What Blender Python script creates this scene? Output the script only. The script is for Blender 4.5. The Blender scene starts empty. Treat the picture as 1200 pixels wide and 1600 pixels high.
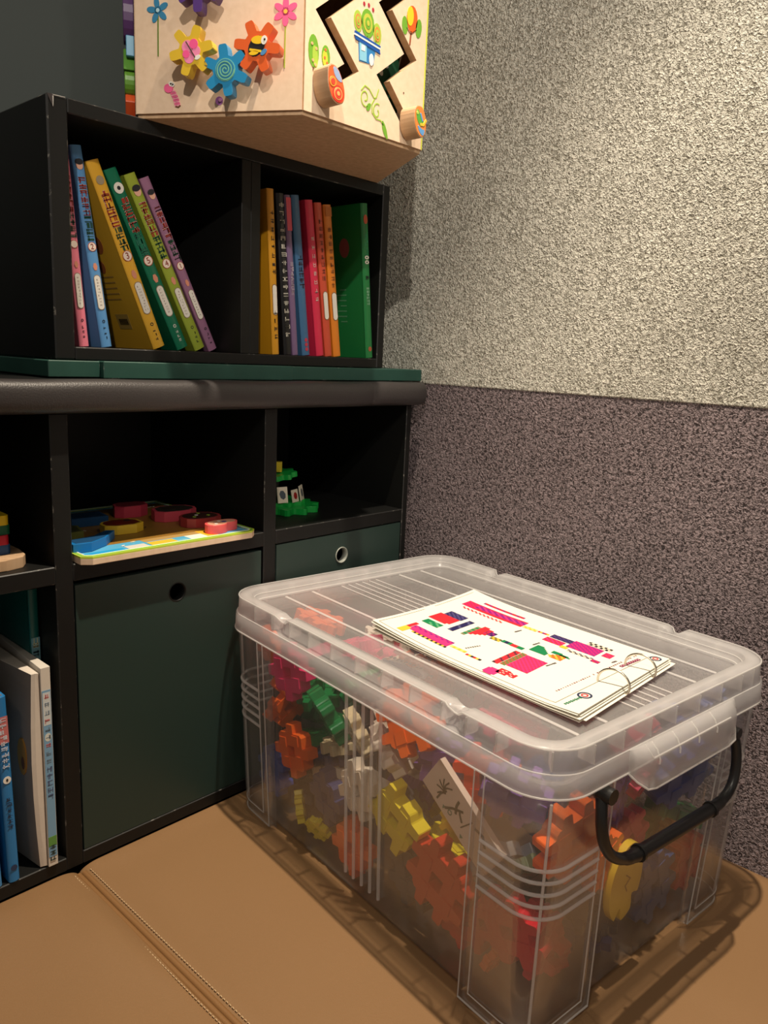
import bpy, math, random
from mathutils import Matrix, Vector, Euler
from mathutils.geometry import tessellate_polygon
random.seed(7)
S = bpy.context.scene
COL = S.collection
R = math.radians

# ------------------------------------------------------------------ camera
CAM_LOC = Vector((-0.4423, -0.9405, 0.7066))
RIGHT = Vector((0.6823, -0.7298, 0.0433)); UP = Vector((0.1145, 0.1651, 0.9796)); FWD = Vector((0.7220, 0.6635, -0.1962))
cd = bpy.data.cameras.new('camera'); cam = bpy.data.objects.new('camera', cd); COL.objects.link(cam)
m3 = Matrix((RIGHT, UP, -FWD)).transposed()
cam.matrix_world = Matrix.Translation(CAM_LOC) @ m3.to_4x4()
cd.sensor_fit = 'VERTICAL'; cd.sensor_height = 36.0; cd.sensor_width = 27.0
cd.lens = 1220.73 / 1600 * 36.0; cd.clip_start = 0.02
S.camera = cam

# ------------------------------------------------------------------ world, lamps, exposure
w = bpy.data.worlds.new('world'); S.world = w; w.use_nodes = True
w.node_tree.nodes['Background'].inputs[0].default_value = (1.0, 0.89, 0.77, 1)
w.node_tree.nodes['Background'].inputs[1].default_value = 0.19
def spot(name, loc, target, power, color, size=0.03, cone=70, blend=0.5):
    l = bpy.data.lights.new(name, 'SPOT'); l.energy = power; l.color = color; l.shadow_soft_size = size
    l.spot_size = R(cone); l.spot_blend = blend
    o = bpy.data.objects.new(name, l); COL.objects.link(o); o.location = loc
    o.rotation_euler = (Vector(target) - Vector(loc)).to_track_quat('-Z', 'Y').to_euler()
    return o
WARM = (1.0, 0.86, 0.68)
spot('ceiling_spot_overhead', (0.25, -0.52, 2.25), (0.17, -0.60, 0.0), 235, WARM, 0.018, 60, 0.75)
spot('ceiling_spot_left', (-1.10, -1.60, 2.08), (0.30, 0.0, 1.58), 104, (1.0, 0.91, 0.79), 0.02, 52, 0.7)
spot('added_fill_front', (-0.30, -2.05, 2.2), (0.69, -0.50, 1.12), 62, (1.0, 0.91, 0.79), 0.05, 48, 0.9)  # added fill light, washes out the toy's shadow on the right wall
spot('added_fill_side', (-1.3, -1.2, 2.1), (0.36, -0.48, 0.12), 62, (1.0, 0.90, 0.76), 0.12, 34, 1.0)  # added soft fill light to brighten the box faces and blocks
S.view_settings.view_transform = 'Standard'; S.view_settings.look = 'None'
S.view_settings.exposure = 0.0; S.view_settings.gamma = 1.0; S.view_settings.use_curve_mapping = False
S.cycles.transparent_max_bounces = 40
S.cycles.max_bounces = 10

# ------------------------------------------------------------------ materials
MC = {}
def nodes(name):
    m = bpy.data.materials.new(name); m.use_nodes = True
    nt = m.node_tree; b = nt.nodes['Principled BSDF']
    return m, nt, b
def mat(name, col, rough=0.5, spec=0.5, bump=0, bscale=200, var=0, vscale=8, metal=0, coat=0):
    if name in MC: return MC[name]
    m, nt, b = nodes(name)
    b.inputs['Base Color'].default_value = (*col, 1); b.inputs['Roughness'].default_value = rough
    b.inputs['Specular IOR Level'].default_value = spec; b.inputs['Metallic'].default_value = metal
    b.inputs['Coat Weight'].default_value = coat
    tc = nt.nodes.new('ShaderNodeTexCoord')
    if var:
        n = nt.nodes.new('ShaderNodeTexNoise'); n.inputs['Scale'].default_value = vscale; n.inputs['Detail'].default_value = 6
        nt.links.new(tc.outputs['Object'], n.inputs['Vector'])
        mx = nt.nodes.new('ShaderNodeMix'); mx.data_type = 'RGBA'
        nt.links.new(n.outputs['Fac'], mx.inputs[0])
        mx.inputs[6].default_value = (*[c * (1 - var) for c in col], 1); mx.inputs[7].default_value = (*[min(1, c * (1 + var)) for c in col], 1)
        nt.links.new(mx.outputs[2], b.inputs['Base Color'])
    if bump:
        n = nt.nodes.new('ShaderNodeTexNoise'); n.inputs['Scale'].default_value = bscale; n.inputs['Detail'].default_value = 3
        nt.links.new(tc.outputs['Object'], n.inputs['Vector'])
        bp = nt.nodes.new('ShaderNodeBump'); bp.inputs['Strength'].default_value = bump; bp.inputs['Distance'].default_value = 0.001
        nt.links.new(n.outputs['Fac'], bp.inputs['Height']); nt.links.new(bp.outputs[0], b.inputs['Normal'])
    MC[name] = m
    return m
def srgb(r, g, b):
    f = lambda c: (c / 255 / 12.92) if c / 255 <= 0.04045 else ((c / 255 + 0.055) / 1.055) ** 2.4
    return (f(r), f(g), f(b))

def carpet(name, lo, hi):
    """nubby looped wall fabric: worm-like relief with darker pits between the loops"""
    m, nt, b = nodes(name); b.inputs['Roughness'].default_value = 0.95; b.inputs['Specular IOR Level'].default_value = 0.1
    tc = nt.nodes.new('ShaderNodeTexCoord')
    n = nt.nodes.new('ShaderNodeTexNoise'); n.inputs['Scale'].default_value = 240; n.inputs['Detail'].default_value = 1.5
    n.inputs['Roughness'].default_value = 0.6; n.inputs['Distortion'].default_value = 0.9
    nt.links.new(tc.outputs['Object'], n.inputs['Vector'])
    n2 = nt.nodes.new('ShaderNodeTexNoise'); n2.inputs['Scale'].default_value = 5; n2.inputs['Detail'].default_value = 4
    nt.links.new(tc.outputs['Object'], n2.inputs['Vector'])
    r = nt.nodes.new('ShaderNodeValToRGB'); r.color_ramp.elements[0].position = 0.36; r.color_ramp.elements[1].position = 0.60
    r.color_ramp.elements[0].color = (*lo, 1); r.color_ramp.elements[1].color = (*hi, 1)
    nt.links.new(n.outputs['Fac'], r.inputs[0])
    mx = nt.nodes.new('ShaderNodeMix'); mx.data_type = 'RGBA'; mx.blend_type = 'MULTIPLY'; mx.inputs[0].default_value = 1
    r2 = nt.nodes.new('ShaderNodeValToRGB'); r2.color_ramp.elements[0].color = (.86, .86, .86, 1); r2.color_ramp.elements[0].position = .35
    r2.color_ramp.elements[1].position = .65
    nt.links.new(n2.outputs['Fac'], r2.inputs[0]); nt.links.new(r.outputs[0], mx.inputs[6]); nt.links.new(r2.outputs[0], mx.inputs[7])
    nt.links.new(mx.outputs[2], b.inputs['Base Color'])
    bp = nt.nodes.new('ShaderNodeBump'); bp.inputs['Strength'].default_value = 1.0; bp.inputs['Distance'].default_value = 0.005
    nt.links.new(n.outputs['Fac'], bp.inputs['Height']); nt.links.new(bp.outputs[0], b.inputs['Normal'])
    return m
def worn(name, col, chip, amount=0.6):
    """edge strip of painted board with the paint chipped off in places"""
    m, nt, b = nodes(name); b.inputs['Roughness'].default_value = 0.5
    tc = nt.nodes.new('ShaderNodeTexCoord'); n = nt.nodes.new('ShaderNodeTexNoise')
    n.inputs['Scale'].default_value = 60; n.inputs['Detail'].default_value = 6; n.inputs['Roughness'].default_value = .7
    nt.links.new(tc.outputs['Object'], n.inputs['Vector'])
    r = nt.nodes.new('ShaderNodeValToRGB'); r.color_ramp.elements[0].position = amount - .03; r.color_ramp.elements[1].position = amount + .03
    r.color_ramp.elements[0].color = (*col, 1); r.color_ramp.elements[1].color = (*chip, 1)
    nt.links.new(n.outputs['Fac'], r.inputs[0]); nt.links.new(r.outputs[0], b.inputs['Base Color'])
    return m
def woodmat(name, c1, c2, rough=0.5):
    m, nt, b = nodes(name); b.inputs['Roughness'].default_value = rough; b.inputs['Specular IOR Level'].default_value = .3
    tc = nt.nodes.new('ShaderNodeTexCoord'); mp = nt.nodes.new('ShaderNodeMapping'); mp.inputs['Scale'].default_value = (60, 60, 5)
    nt.links.new(tc.outputs['Object'], mp.inputs[0])
    n = nt.nodes.new('ShaderNodeTexNoise'); n.inputs['Scale'].default_value = 2; n.inputs['Detail'].default_value = 5
    nt.links.new(mp.outputs[0], n.inputs['Vector'])
    r = nt.nodes.new('ShaderNodeValToRGB'); r.color_ramp.elements[0].position = .3; r.color_ramp.elements[1].position = .7
    r.color_ramp.elements[0].color = (*c1, 1); r.color_ramp.elements[1].color = (*c2, 1)
    nt.links.new(n.outputs['Fac'], r.inputs[0]); nt.links.new(r.outputs[0], b.inputs['Base Color'])
    return m
def clear_plastic(name, opacity, tint=(.93, .90, .88), trans=0.5):
    """milky polypropylene: part clear, part scattering, with a soft gloss"""
    m = bpy.data.materials.new(name); m.use_nodes = True; nt = m.node_tree; nt.nodes.clear()
    out = nt.nodes.new('ShaderNodeOutputMaterial'); tr = nt.nodes.new('ShaderNodeBsdfTransparent')
    tr.inputs[0].default_value = (.985, .985, .985, 1)
    df = nt.nodes.new('ShaderNodeBsdfDiffuse'); df.inputs[0].default_value = (*tint, 1)
    tl = nt.nodes.new('ShaderNodeBsdfTranslucent'); tl.inputs[0].default_value = (*tint, 1)
    m1 = nt.nodes.new('ShaderNodeMixShader'); m1.inputs[0].default_value = trans
    nt.links.new(df.outputs[0], m1.inputs[1]); nt.links.new(tl.outputs[0], m1.inputs[2])
    m2 = nt.nodes.new('ShaderNodeMixShader'); m2.inputs[0].default_value = opacity
    nt.links.new(tr.outputs[0], m2.inputs[1]); nt.links.new(m1.outputs[0], m2.inputs[2])
    gl = nt.nodes.new('ShaderNodeBsdfGlossy'); gl.inputs['Roughness'].default_value = .22
    lw = nt.nodes.new('ShaderNodeLayerWeight'); lw.inputs[0].default_value = .25
    mu = nt.nodes.new('ShaderNodeMath'); mu.operation = 'MULTIPLY'; mu.inputs[1].default_value = .35
    nt.links.new(lw.outputs['Fresnel'], mu.inputs[0])
    m3_ = nt.nodes.new('ShaderNodeMixShader'); nt.links.new(mu.outputs[0], m3_.inputs[0])
    nt.links.new(m2.outputs[0], m3_.inputs[1]); nt.links.new(gl.outputs[0], m3_.inputs[2])
    nt.links.new(m3_.outputs[0], out.inputs[0])
    return m

BLACK = mat('black_painted_board', (.0048, .0050, .0046), .5, .35, bump=.05, bscale=300)
CHIP = worn('chipped_black_edge', (.012, .012, .012), (.16, .15, .13), .60)
DGREEN = mat('dark_green_laminate', (.016, .036, .030), .42, .5, var=.12, vscale=3)
SLAB = mat('green_board', (.018, .068, .052), .5, .4, var=.25, vscale=30)
GCHIP = worn('chipped_green_edge', (.03, .09, .07), (.35, .36, .32), .62)
TEAL = mat('teal_wall_paint', (.085, .100, .096), .6, .4, var=.08, vscale=3)
PAD = mat('padded_vinyl', (.040, .035, .035), .42, .5, bump=.4, bscale=500)
TAN = mat('tan_leatherette', (.235, .132, .060), .38, .45, bump=.25, bscale=700, var=.05, vscale=5)
TANSEAM = mat('tan_piping', (.22, .11, .04), .45, .45, bump=.2, bscale=700)
THREAD = mat('tan_thread', (.50, .35, .20), .8, .2)
PLY = woodmat('pale_plywood', (.76, .56, .39), (.82, .62, .45), .45)
PLYD = woodmat('plywood_edge', (.50, .32, .18), (.62, .42, .26), .5)
PLAST = clear_plastic('milky_clear_plastic', .030)
PLASTLID = clear_plastic('milky_lid_plastic', .17)
PLASTRIM = clear_plastic('milky_rim_plastic', .34, (.96, .94, .93))
PLASTEDGE = clear_plastic('thick_edge_plastic', .48, (.96, .94, .92))
BLK = mat('black_plastic', (.012, .012, .012), .35, .5, bump=.1, bscale=400)
STEEL = mat('steel_ring', (.62, .58, .50), .25, .5, metal=1)
PAPER = mat('card_paper', (.80, .76, .66), .55, .3)

# ------------------------------------------------------------------ mesh builder
class MB:
    def __init__(s): s.v = []; s.f = []; s.m = []; s.s = []
    def add(s, vs, fs, mi=0, M=None, sm=False):
        n = len(s.v)
        for p in vs:
            p = Vector(p); s.v.append(tuple(M @ p) if M else tuple(p))
        for f in fs: s.f.append([n + i for i in f]); s.m.append(mi); s.s.append(sm)
    def box(s, lo, hi, mi=0, M=None):
        x0, y0, z0 = lo; x1, y1, z1 = hi
        s.add([(x0,y0,z0),(x1,y0,z0),(x1,y1,z0),(x0,y1,z0),(x0,y0,z1),(x1,y0,z1),(x1,y1,z1),(x0,y1,z1)],
              [(0,3,2,1),(4,5,6,7),(0,1,5,4),(1,2,6,5),(2,3,7,6),(3,0,4,7)], mi, M)
    def plate(s, outer, z0, z1, mi=0, M=None, holes=(), side=None, sm=False):
        """flat shape (x, y outline with holes) given thickness between z0 and z1"""
        side = mi if side is None else side
        loops = [list(outer)] + [list(h) for h in holes]
        tris = tessellate_polygon([[Vector((p[0], p[1], 0)) for p in lp] for lp in loops])
        pts = [p for lp in loops for p in lp]; n = len(pts)
        def up(t):
            a, b, c = (pts[i] for i in t)
            return (b[0]-a[0])*(c[1]-a[1]) - (b[1]-a[1])*(c[0]-a[0]) > 0
        tris = [t if up(t) else t[::-1] for t in tris]
        s.add([(p[0], p[1], z1) for p in pts], tris, mi, M)
        s.add([(p[0], p[1], z0) for p in pts], [t[::-1] for t in tris], side, M)
        for k, lp in enumerate(loops):
            ar = sum(lp[i][0]*lp[(i+1) % len(lp)][1] - lp[(i+1) % len(lp)][0]*lp[i][1] for i in range(len(lp)))
            q = lp if (ar > 0) == (k == 0) else lp[::-1]
            m_ = len(q)
            s.add([(p[0], p[1], z0) for p in q] + [(p[0], p[1], z1) for p in q],
                  [(i, (i+1) % m_, m_ + (i+1) % m_, m_ + i) for i in range(m_)], side, M, sm)
    def tube(s, path, r, n=8, mi=0, M=None, closed=False, cap=True):
        P = [Vector(p) for p in path]; N = len(P); rings = []
        rr = r if hasattr(r, '__len__') else [r] * N
        T = []
        for i in range(N):
            a = P[i-1] if (i > 0 or closed) else P[i]; b = P[(i+1) % N] if (i < N-1 or closed) else P[i]
            T.append((b - a).normalized())
        nrm = T[0].orthogonal().normalized()
        vs = []
        for i in range(N):
            nrm = (nrm - T[i] * nrm.dot(T[i]))
            nrm = nrm.normalized() if nrm.length > 1e-6 else T[i].orthogonal().normalized()
            bn = T[i].cross(nrm)
            for k in range(n):
                a = 2 * math.pi * k / n
                vs.append(P[i] + (nrm * math.cos(a) + bn * math.sin(a)) * rr[i])
        fs = []
        for i in range(N if closed else N - 1):
            j = (i + 1) % N
            for k in range(n): fs.append((i*n + k, i*n + (k+1) % n, j*n + (k+1) % n, j*n + k))
        s.add(vs, fs, mi, M, True)
        if cap and not closed:
            s.add(vs[:n], [tuple(range(n))[::-1]], mi, M); s.add(vs[-n:], [tuple(range(n))], mi, M)
    def lathe(s, prof, n=24, mi=0, M=None, sm=True):
        vs = []; fs = []
        for (r, z) in prof:
            for k in range(n): a = 2*math.pi*k/n; vs.append((r*math.cos(a), r*math.sin(a), z))
        for i in range(len(prof) - 1):
            for k in range(n): fs.append((i*n+k, i*n+(k+1) % n, (i+1)*n+(k+1) % n, (i+1)*n+k))
        s.add(vs, fs, mi, M, sm)
    def grid(s, rows, mi=0, M=None, closed=False, sm=True):
        """rows: list of equally long point lists, bridged row to row"""
        n = len(rows[0]); vs = [p for r_ in rows for p in r_]; fs = []
        for i in range(len(rows) - 1):
            for k in range(n if closed else n - 1):
                fs.append((i*n+k, i*n+(k+1) % n, (i+1)*n+(k+1) % n, (i+1)*n+k))
        s.add(vs, fs, mi, M, sm)
    def mesh(s, name, mats):
        me = bpy.data.meshes.new(name); me.from_pydata(s.v, [], s.f)
        for m_ in (mats if isinstance(mats, (list, tuple)) else [mats]): me.materials.append(m_)
        me.polygons.foreach_set('material_index', s.m); me.polygons.foreach_set('use_smooth', s.s)
        me.update(); return me
    def build(s, name, mats, parent=None, bevel=0, seg=2, bmat=None, solid=0, M=None):
        o = bpy.data.objects.new(name, s.mesh(name, mats)); COL.objects.link(o)
        if M is not None: o.matrix_world = M
        if parent is not None: o.parent = parent
        if bevel or solid:
            wm = o.modifiers.new('weld', 'WELD'); wm.merge_threshold = 1e-5
        if solid:
            sm_ = o.modifiers.new('solid', 'SOLIDIFY'); sm_.thickness = solid; sm_.offset = -1
        if bevel:
            b = o.modifiers.new('bevel', 'BEVEL'); b.width = bevel; b.segments = seg; b.limit_method = 'ANGLE'; b.angle_limit = R(40)
            if bmat is not None: b.material = bmat
        return o

def tag(o, label=None, cat=None, group=None, kind=None):
    if label: o['label'] = label
    if cat: o['category'] = cat
    if group: o['group'] = group
    if kind: o['kind'] = kind
    return o
def thing(name, label, cat, loc=(0, 0, 0), rz=0, group=None):
    o = bpy.data.objects.new(name, None); COL.objects.link(o); o.empty_display_size = .02
    o.location = loc; o.rotation_euler = (0, 0, rz)
    return tag(o, label, cat, group)
def circ(cx, cy, rx, ry=None, n=20, a0=0):
    ry = rx if ry is None else ry
    return [(cx + rx*math.cos(a0 + 2*math.pi*k/n), cy + ry*math.sin(a0 + 2*math.pi*k/n)) for k in range(n)]
def ell(cx, cy, rx, ry, rot, n=16):
    c, s_ = math.cos(rot), math.sin(rot)
    return [(cx + x*c - y*s_, cy + x*s_ + y*c) for x, y in circ(0, 0, rx, ry, n)]
def rrect(hw, hl, r, ns=4, nc=8, cx=0, cy=0):
    """rounded rectangle outline, anticlockwise, same vertex count for every size"""
    r = max(r, 1e-4); pts = []
    cs = [((hw-r, -hl+r), -90), ((hw-r, hl-r), 0), ((-hw+r, hl-r), 90), ((-hw+r, -hl+r), 180)]
    for k, ((x, y), a) in enumerate(cs):
        arc = [(x + r*math.cos(R(a + 90*i/nc)), y + r*math.sin(R(a + 90*i/nc))) for i in range(nc+1)]
        pts += arc
        nx = cs[(k+1) % 4]; q = (nx[0][0] + r*math.cos(R(nx[1])), nx[0][1] + r*math.sin(R(nx[1])))
        for i in range(1, ns): t = i/ns; pts.append((arc[-1][0]*(1-t) + q[0]*t, arc[-1][1]*(1-t) + q[1]*t))
    return [(x+cx, y+cy) for x, y in pts]
def stroke(pts, w):
    """outline of a mitred stroke with rounded ends"""
    P = [Vector(p) for p in pts]; L = []; Rr = []
    for i in range(len(P)):
        if i == 0: d = (P[1]-P[0]).normalized(); n = Vector((-d.y, d.x)); k = 1
        elif i == len(P)-1: d = (P[-1]-P[-2]).normalized(); n = Vector((-d.y, d.x)); k = 1
        else:
            d1 = (P[i]-P[i-1]).normalized(); d2 = (P[i+1]-P[i]).normalized()
            n1 = Vector((-d1.y, d1.x)); n2 = Vector((-d2.y, d2.x)); n = (n1+n2).normalized(); k = 1/max(.35, n.dot(n1))
        L.append(P[i] + n*k*w/2); Rr.append(P[i] - n*k*w/2)
    return [tuple(p) for p in Rr] + [tuple(p) for p in reversed(L)]
def smooth_poly(pts, it=2):
    for _ in range(it):
        q = []
        for i in range(len(pts)):
            a = pts[i]; b = pts[(i+1) % len(pts)]
            q += [(a[0]*.75+b[0]*.25, a[1]*.75+b[1]*.25), (a[0]*.25+b[0]*.75, a[1]*.25+b[1]*.75)]
        pts = q
    return pts
def glyph(mb, ch, size, M, mi, depth=.0003):
    """a printed character as a thin raised mesh, its middle on the origin of M"""
    cu = bpy.data.curves.new('glyph', 'FONT'); cu.body = ch; cu.size = size; cu.align_x = 'CENTER'; cu.align_y = 'CENTER'; cu.extrude = depth/2
    ob = bpy.data.objects.new('glyph', cu); COL.objects.link(ob)
    dg = bpy.context.evaluated_depsgraph_get(); dg.update()
    me = bpy.data.meshes.new_from_object(ob.evaluated_get(dg))
    mb.add([v.co.copy() for v in me.vertices], [tuple(p.vertices) for p in me.polygons], mi, M)
    bpy.data.objects.remove(ob); bpy.data.curves.remove(cu); bpy.data.meshes.remove(me)

# ------------------------------------------------------------------ the setting
XW = 0.69
def struct(name, mb, mats, **k): return tag(mb.build(name, mats, **k), kind='structure')
CARP_HI = carpet('beige_nubby_fabric', (.29, .275, .225), (.74, .72, .63))
CARP_LO = carpet('plum_grey_nubby_fabric', (.055, .045, .047), (.31, .25, .26))
m = MB(); m.box((XW, -2.6, .6584), (XW+.06, .40, 2.5)); struct('wall_right_upper', m, CARP_HI, bevel=.002)
m = MB(); m.box((XW+.0015, -2.6, -.45), (XW+.06, .40, .6584)); struct('wall_right', m, CARP_LO)
m = MB(); m.box((-2.4, .345, -.45), (XW, .40, 2.5)); struct('wall_back', m, TEAL)
m = MB(); m.box((-2.4, -2.6, -.50), (XW+.06, .40, -.45)); struct('floor', m, mat('dark_floor', (.08, .06, .05), .5, var=.2, vscale=4))

# ------------------------------------------------------------------ seat cushions on a bench base
def cushion(name, label, x0, x1, side, wob):
    t = thing(name, label, 'cushion', ((x0+x1)/2, -.63, -.09), 0, None)
    cx = (x0+x1)/2; y0, y1 = -1.262, -.0006; h = .09; r = .012
    def prof(d):   # height drop near an edge at distance d
        return 0 if d > .03 else -r*(1 - math.sqrt(max(0, 1-((.03-d)/.03)**2)))
    xs = [0, .001, .003, .006, .010, .015, .022, .03] ; W = x1-x0
    us = xs + [.03 + (W-.06)*i/40 for i in range(1, 40)] + [W-a for a in reversed(xs)]
    D = y1-y0; vs = xs + [.03 + (D-.06)*i/60 for i in range(1, 60)] + [D-a for a in reversed(xs)]
    rows = []
    for v in vs:
        row = []
        for u in us:
            d_edge = min(u, W-u); dv = min(v, D-v)
            X = x0+u; Y = y0+v
            z = h + min(prof(d_edge), 0) + (.15 if v > D/2 else .6)*prof(dv) + wob(X, Y) * min(1, d_edge/.03, dv/.03)
            row.append((X-cx, Y+.63, z))
        rows.append(row)
    m = MB(); m.grid(rows)
    n = len(us)
    # skirt down the four sides
    bl = [(x, y, 0) for x, y, z in rows[0]]; m.grid([bl, rows[0]])
    bl = [(x, y, 0) for x, y, z in rows[-1]]; m.grid([rows[-1], bl])
    l = [r_[0] for r_ in rows]; m.grid([l, [(x, y, 0) for x, y, z in l]])
    l = [r_[-1] for r_ in rows]; m.grid([[(x, y, 0) for x, y, z in l], l])
    m.build('cushion_cover', TAN, t)
    # stitched seam along the joint
    sx = (x1-cx-.0105) if side > 0 else (x0-cx+.0105)
    dz = prof(.0105)
    m = MB(); y = y0+.03
    while y < y1-.012:
        m.tube([(sx, y+.63, h+dz-.0002), (sx, y+.63+.0017, h+dz+.0006), (sx, y+.63+.0034, h+dz-.0002)], .00065, 5); y += .0056
    m.build('stitching', THREAD, t)
    m = MB(); px = (x1-cx-.0035) if side > 0 else (x0-cx+.0035)
    m.tube([(px, y0+.64, h-.0075), (px, y1+.62, h-.0075)], .0042, 10); m.build('piping', TANSEAM, t)
    return t
def wob1(x, y): return -.0034 + .0016*math.sin(9*x+2)*math.sin(7*y) + .0016*math.sin(23*x+11*y) * (1 if x > .4 else .4)
def wob2(x, y): return .0050*math.sin(17*x+6*y)*math.sin(13*y+3*x) + .0016*math.sin(31*x-19*y)
cushion('seat_cushion', 'tan leatherette bench cushion lying under the clear storage box', -.0085, XW-.001, -1, wob1)
cushion('seat_cushion', 'tan leatherette bench cushion left of the stitched seam, in front of the picture books', -.80, -.0095, 1, wob2)
m = MB(); m.box((-.80, -1.24, -.449), (XW-.002, .34, -.092))
tag(m.build('bench_base', mat('bench_base_board', (.03, .022, .016), .6), bevel=.002), 'dark bench base box under the tan cushions and the black cubby shelf', 'bench')

# ------------------------------------------------------------------ lower cubby shelf
sh = thing('cubby_shelf', 'long low black cubby shelf with padded top rail and dark green doors', 'shelf', (0, 0, 0))
BM = [BLACK, CHIP]
def board(name, lo, hi, parent, bev=.0012): 
    m = MB(); m.box(lo, hi); return m.build(name, BM, parent, bevel=bev, seg=1, bmat=1)
DEP = .335
for x0, x1 in ((-.0235, -.0005), (.307, .331), (-.358, -.335), (-.692, -.669)):
    board('divider', (x0, .0005, 0), (x1, DEP, .62), sh)
board('side_panel', (.631, 0, 0), (.644, DEP, .62), sh)
for x0, x1 in ((-.0005, .307), (.331, .631), (-.335, -.0235), (-.669, -.358)):
    board('shelf_board', (x0, 0, .4055), (x1, DEP-.006, .4285), sh)
    board('bottom_board', (x0, 0, 0), (x1, DEP-.006, .0195), sh)
m = MB(); m.box((-.692, DEP-.006, 0), (.644, DEP+.002, .62)); m.build('back_panel', BLACK, sh)
m = MB(); m.box((-.692, .0, .62), (.650, DEP+.002, .6615)); m.build('top_board', BLACK, sh, bevel=.001)
def rail(x0, x1, nm):
    m = MB(); rows = []
    pr = []
    for i in range(17):
        a = R(-90 + 180*i/16); c, s_ = math.cos(a), math.sin(a)
        yy = -.019*abs(c)**.7; zz = .0205*(abs(s_)**.8)*(1 if s_ > 0 else -1)
        pr.append((yy-.001, .6415+zz))
    N = max(8, int((x1-x0)/.02))
    for k in range(N+1):
        x = x0+(x1-x0)*k/N; e = min(k, N-k); sc = 1 if e > 0 else .82
        rows.append([(x, (y+.0)*sc, .6415+(z-.6415)*(.96+.04*sc) + .0006*math.sin(x*37)) for y, z in pr])
    m.grid(rows); m.add(rows[0], [tuple(range(17))[::-1]]); m.add(rows[-1], [tuple(range(17))])
    return m.build(nm, PAD, sh)
rail(-.692, .5255, 'padded_rail'); rail(.5255, .664, 'padded_rail')
def door(x0, x1, z0, z1, hx, hz, r, metal, lab):
    M = Matrix.Translation((0, .001, 0)) @ Matrix.Rotation(R(90), 4, 'X')   # plate x,y -> world x,z ; plate z -> world -y
    m = MB(); m.plate([(x0, z0), (x1, z0), (x1, z1), (x0, z1)], -.012, 0, 0, M, holes=[circ(hx, hz, r, n=40)], side=1)
    o = m.build('door', [DGREEN, mat('door_edge', (.03, .05, .045), .5)], sh); o['label'] = lab
    m = MB(); M2 = Matrix.Translation((hx, -.0002 if metal else .0012, hz)) @ Matrix.Rotation(R(90), 4, 'X')
    m.lathe([(r-.0004, -.012), (r-.0012, -.0115), (r-.0012, 0), (r+.0, .0008), (r+.0008, .0004), (r+.0008, -.001)], 40, 0, M2)
    m.build('finger_hole_rim', mat('pale_rim', (.32, .34, .30), .35) if metal else BLACK, o)
    return o
door(.0016, .3025, .0205, .3992, .1521, .3615, .0135, False, 'large dark green door with a round finger hole')
door(.3335, .6285, .0205, .4035, .4778, .3646, .0135, True, 'dark green door with a pale-rimmed finger hole behind the box lid')

# green boards on the shelf top
for i, (x0, x1, y0, z0, z1, lab) in enumerate((
        (-.0125, .0545, .0215, .6632, .6837, 'short dark green board piece at the left end below the book case'),
        (.0552, .3700, .0130, .6622, .6840, 'long dark green board with chipped left end below the leaning books'),
        (.3706, .6880, .0180, .6626, .6836, 'dark green board touching the nubby wall below the upright books'))):
    m = MB(); m.box((x0, y0, z0), (x1, .33, z1))
    tag(m.build('riser_board', [SLAB, GCHIP], bevel=.001, seg=1, bmat=1), lab, 'board')

# ------------------------------------------------------------------ upper book case
uc = thing('book_case', 'small black two-compartment book case standing on the padded shelf top', 'bookcase', (0, 0, 0))
ZB, ZT, YU, YD = .6845, .9904, .030, .325
board('side_panel', (.0015, YU, ZB), (.0268, YD, ZT), uc, .002)
board('side_panel', (.5773, YU, ZB), (.5940, YD, ZT), uc, .0015)
board('top_board', (.0268, YU, .9735), (.5773, YD, ZT), uc)
board('bottom_board', (.0268, YU, ZB), (.5773, YD, .7005), uc)
m = MB(); m.box((.2822, YU, .7005), (.2990, YD, .9735)); m.box((.2994, YU+.0006, .7005), (.3166, YD, .9735)); m.build('divider', BM, uc, bevel=.0008, seg=1)
m = MB(); Mk = Matrix.Translation((0, YU-.0002, 0)) @ Matrix.Rotation(R(90), 4, 'X')
m.plate([(.0022, .9895), (.0105, .9898), (.0088, .9760)], 0, .0006, 0, Mk); m.plate([(.0080, .9895), (.0240, .9900), (.0240, .9893), (.0095, .9888)], .0005, .0009, 1, Mk); m.plate([(.0085, .9880), (.0100, .9880), (.0092, .9765), (.0086, .9765)], .0005, .0009, 1, Mk)
m.build('chipped_corner', [mat('bare_board', (.035, .026, .026), .7), mat('white_chip', (.45, .43, .40), .7)], uc)
m = MB(); m.box((.0268, YD-.006, .7005), (.5773, YD, .9735)); m.build('back_panel', BLACK, uc)

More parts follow.
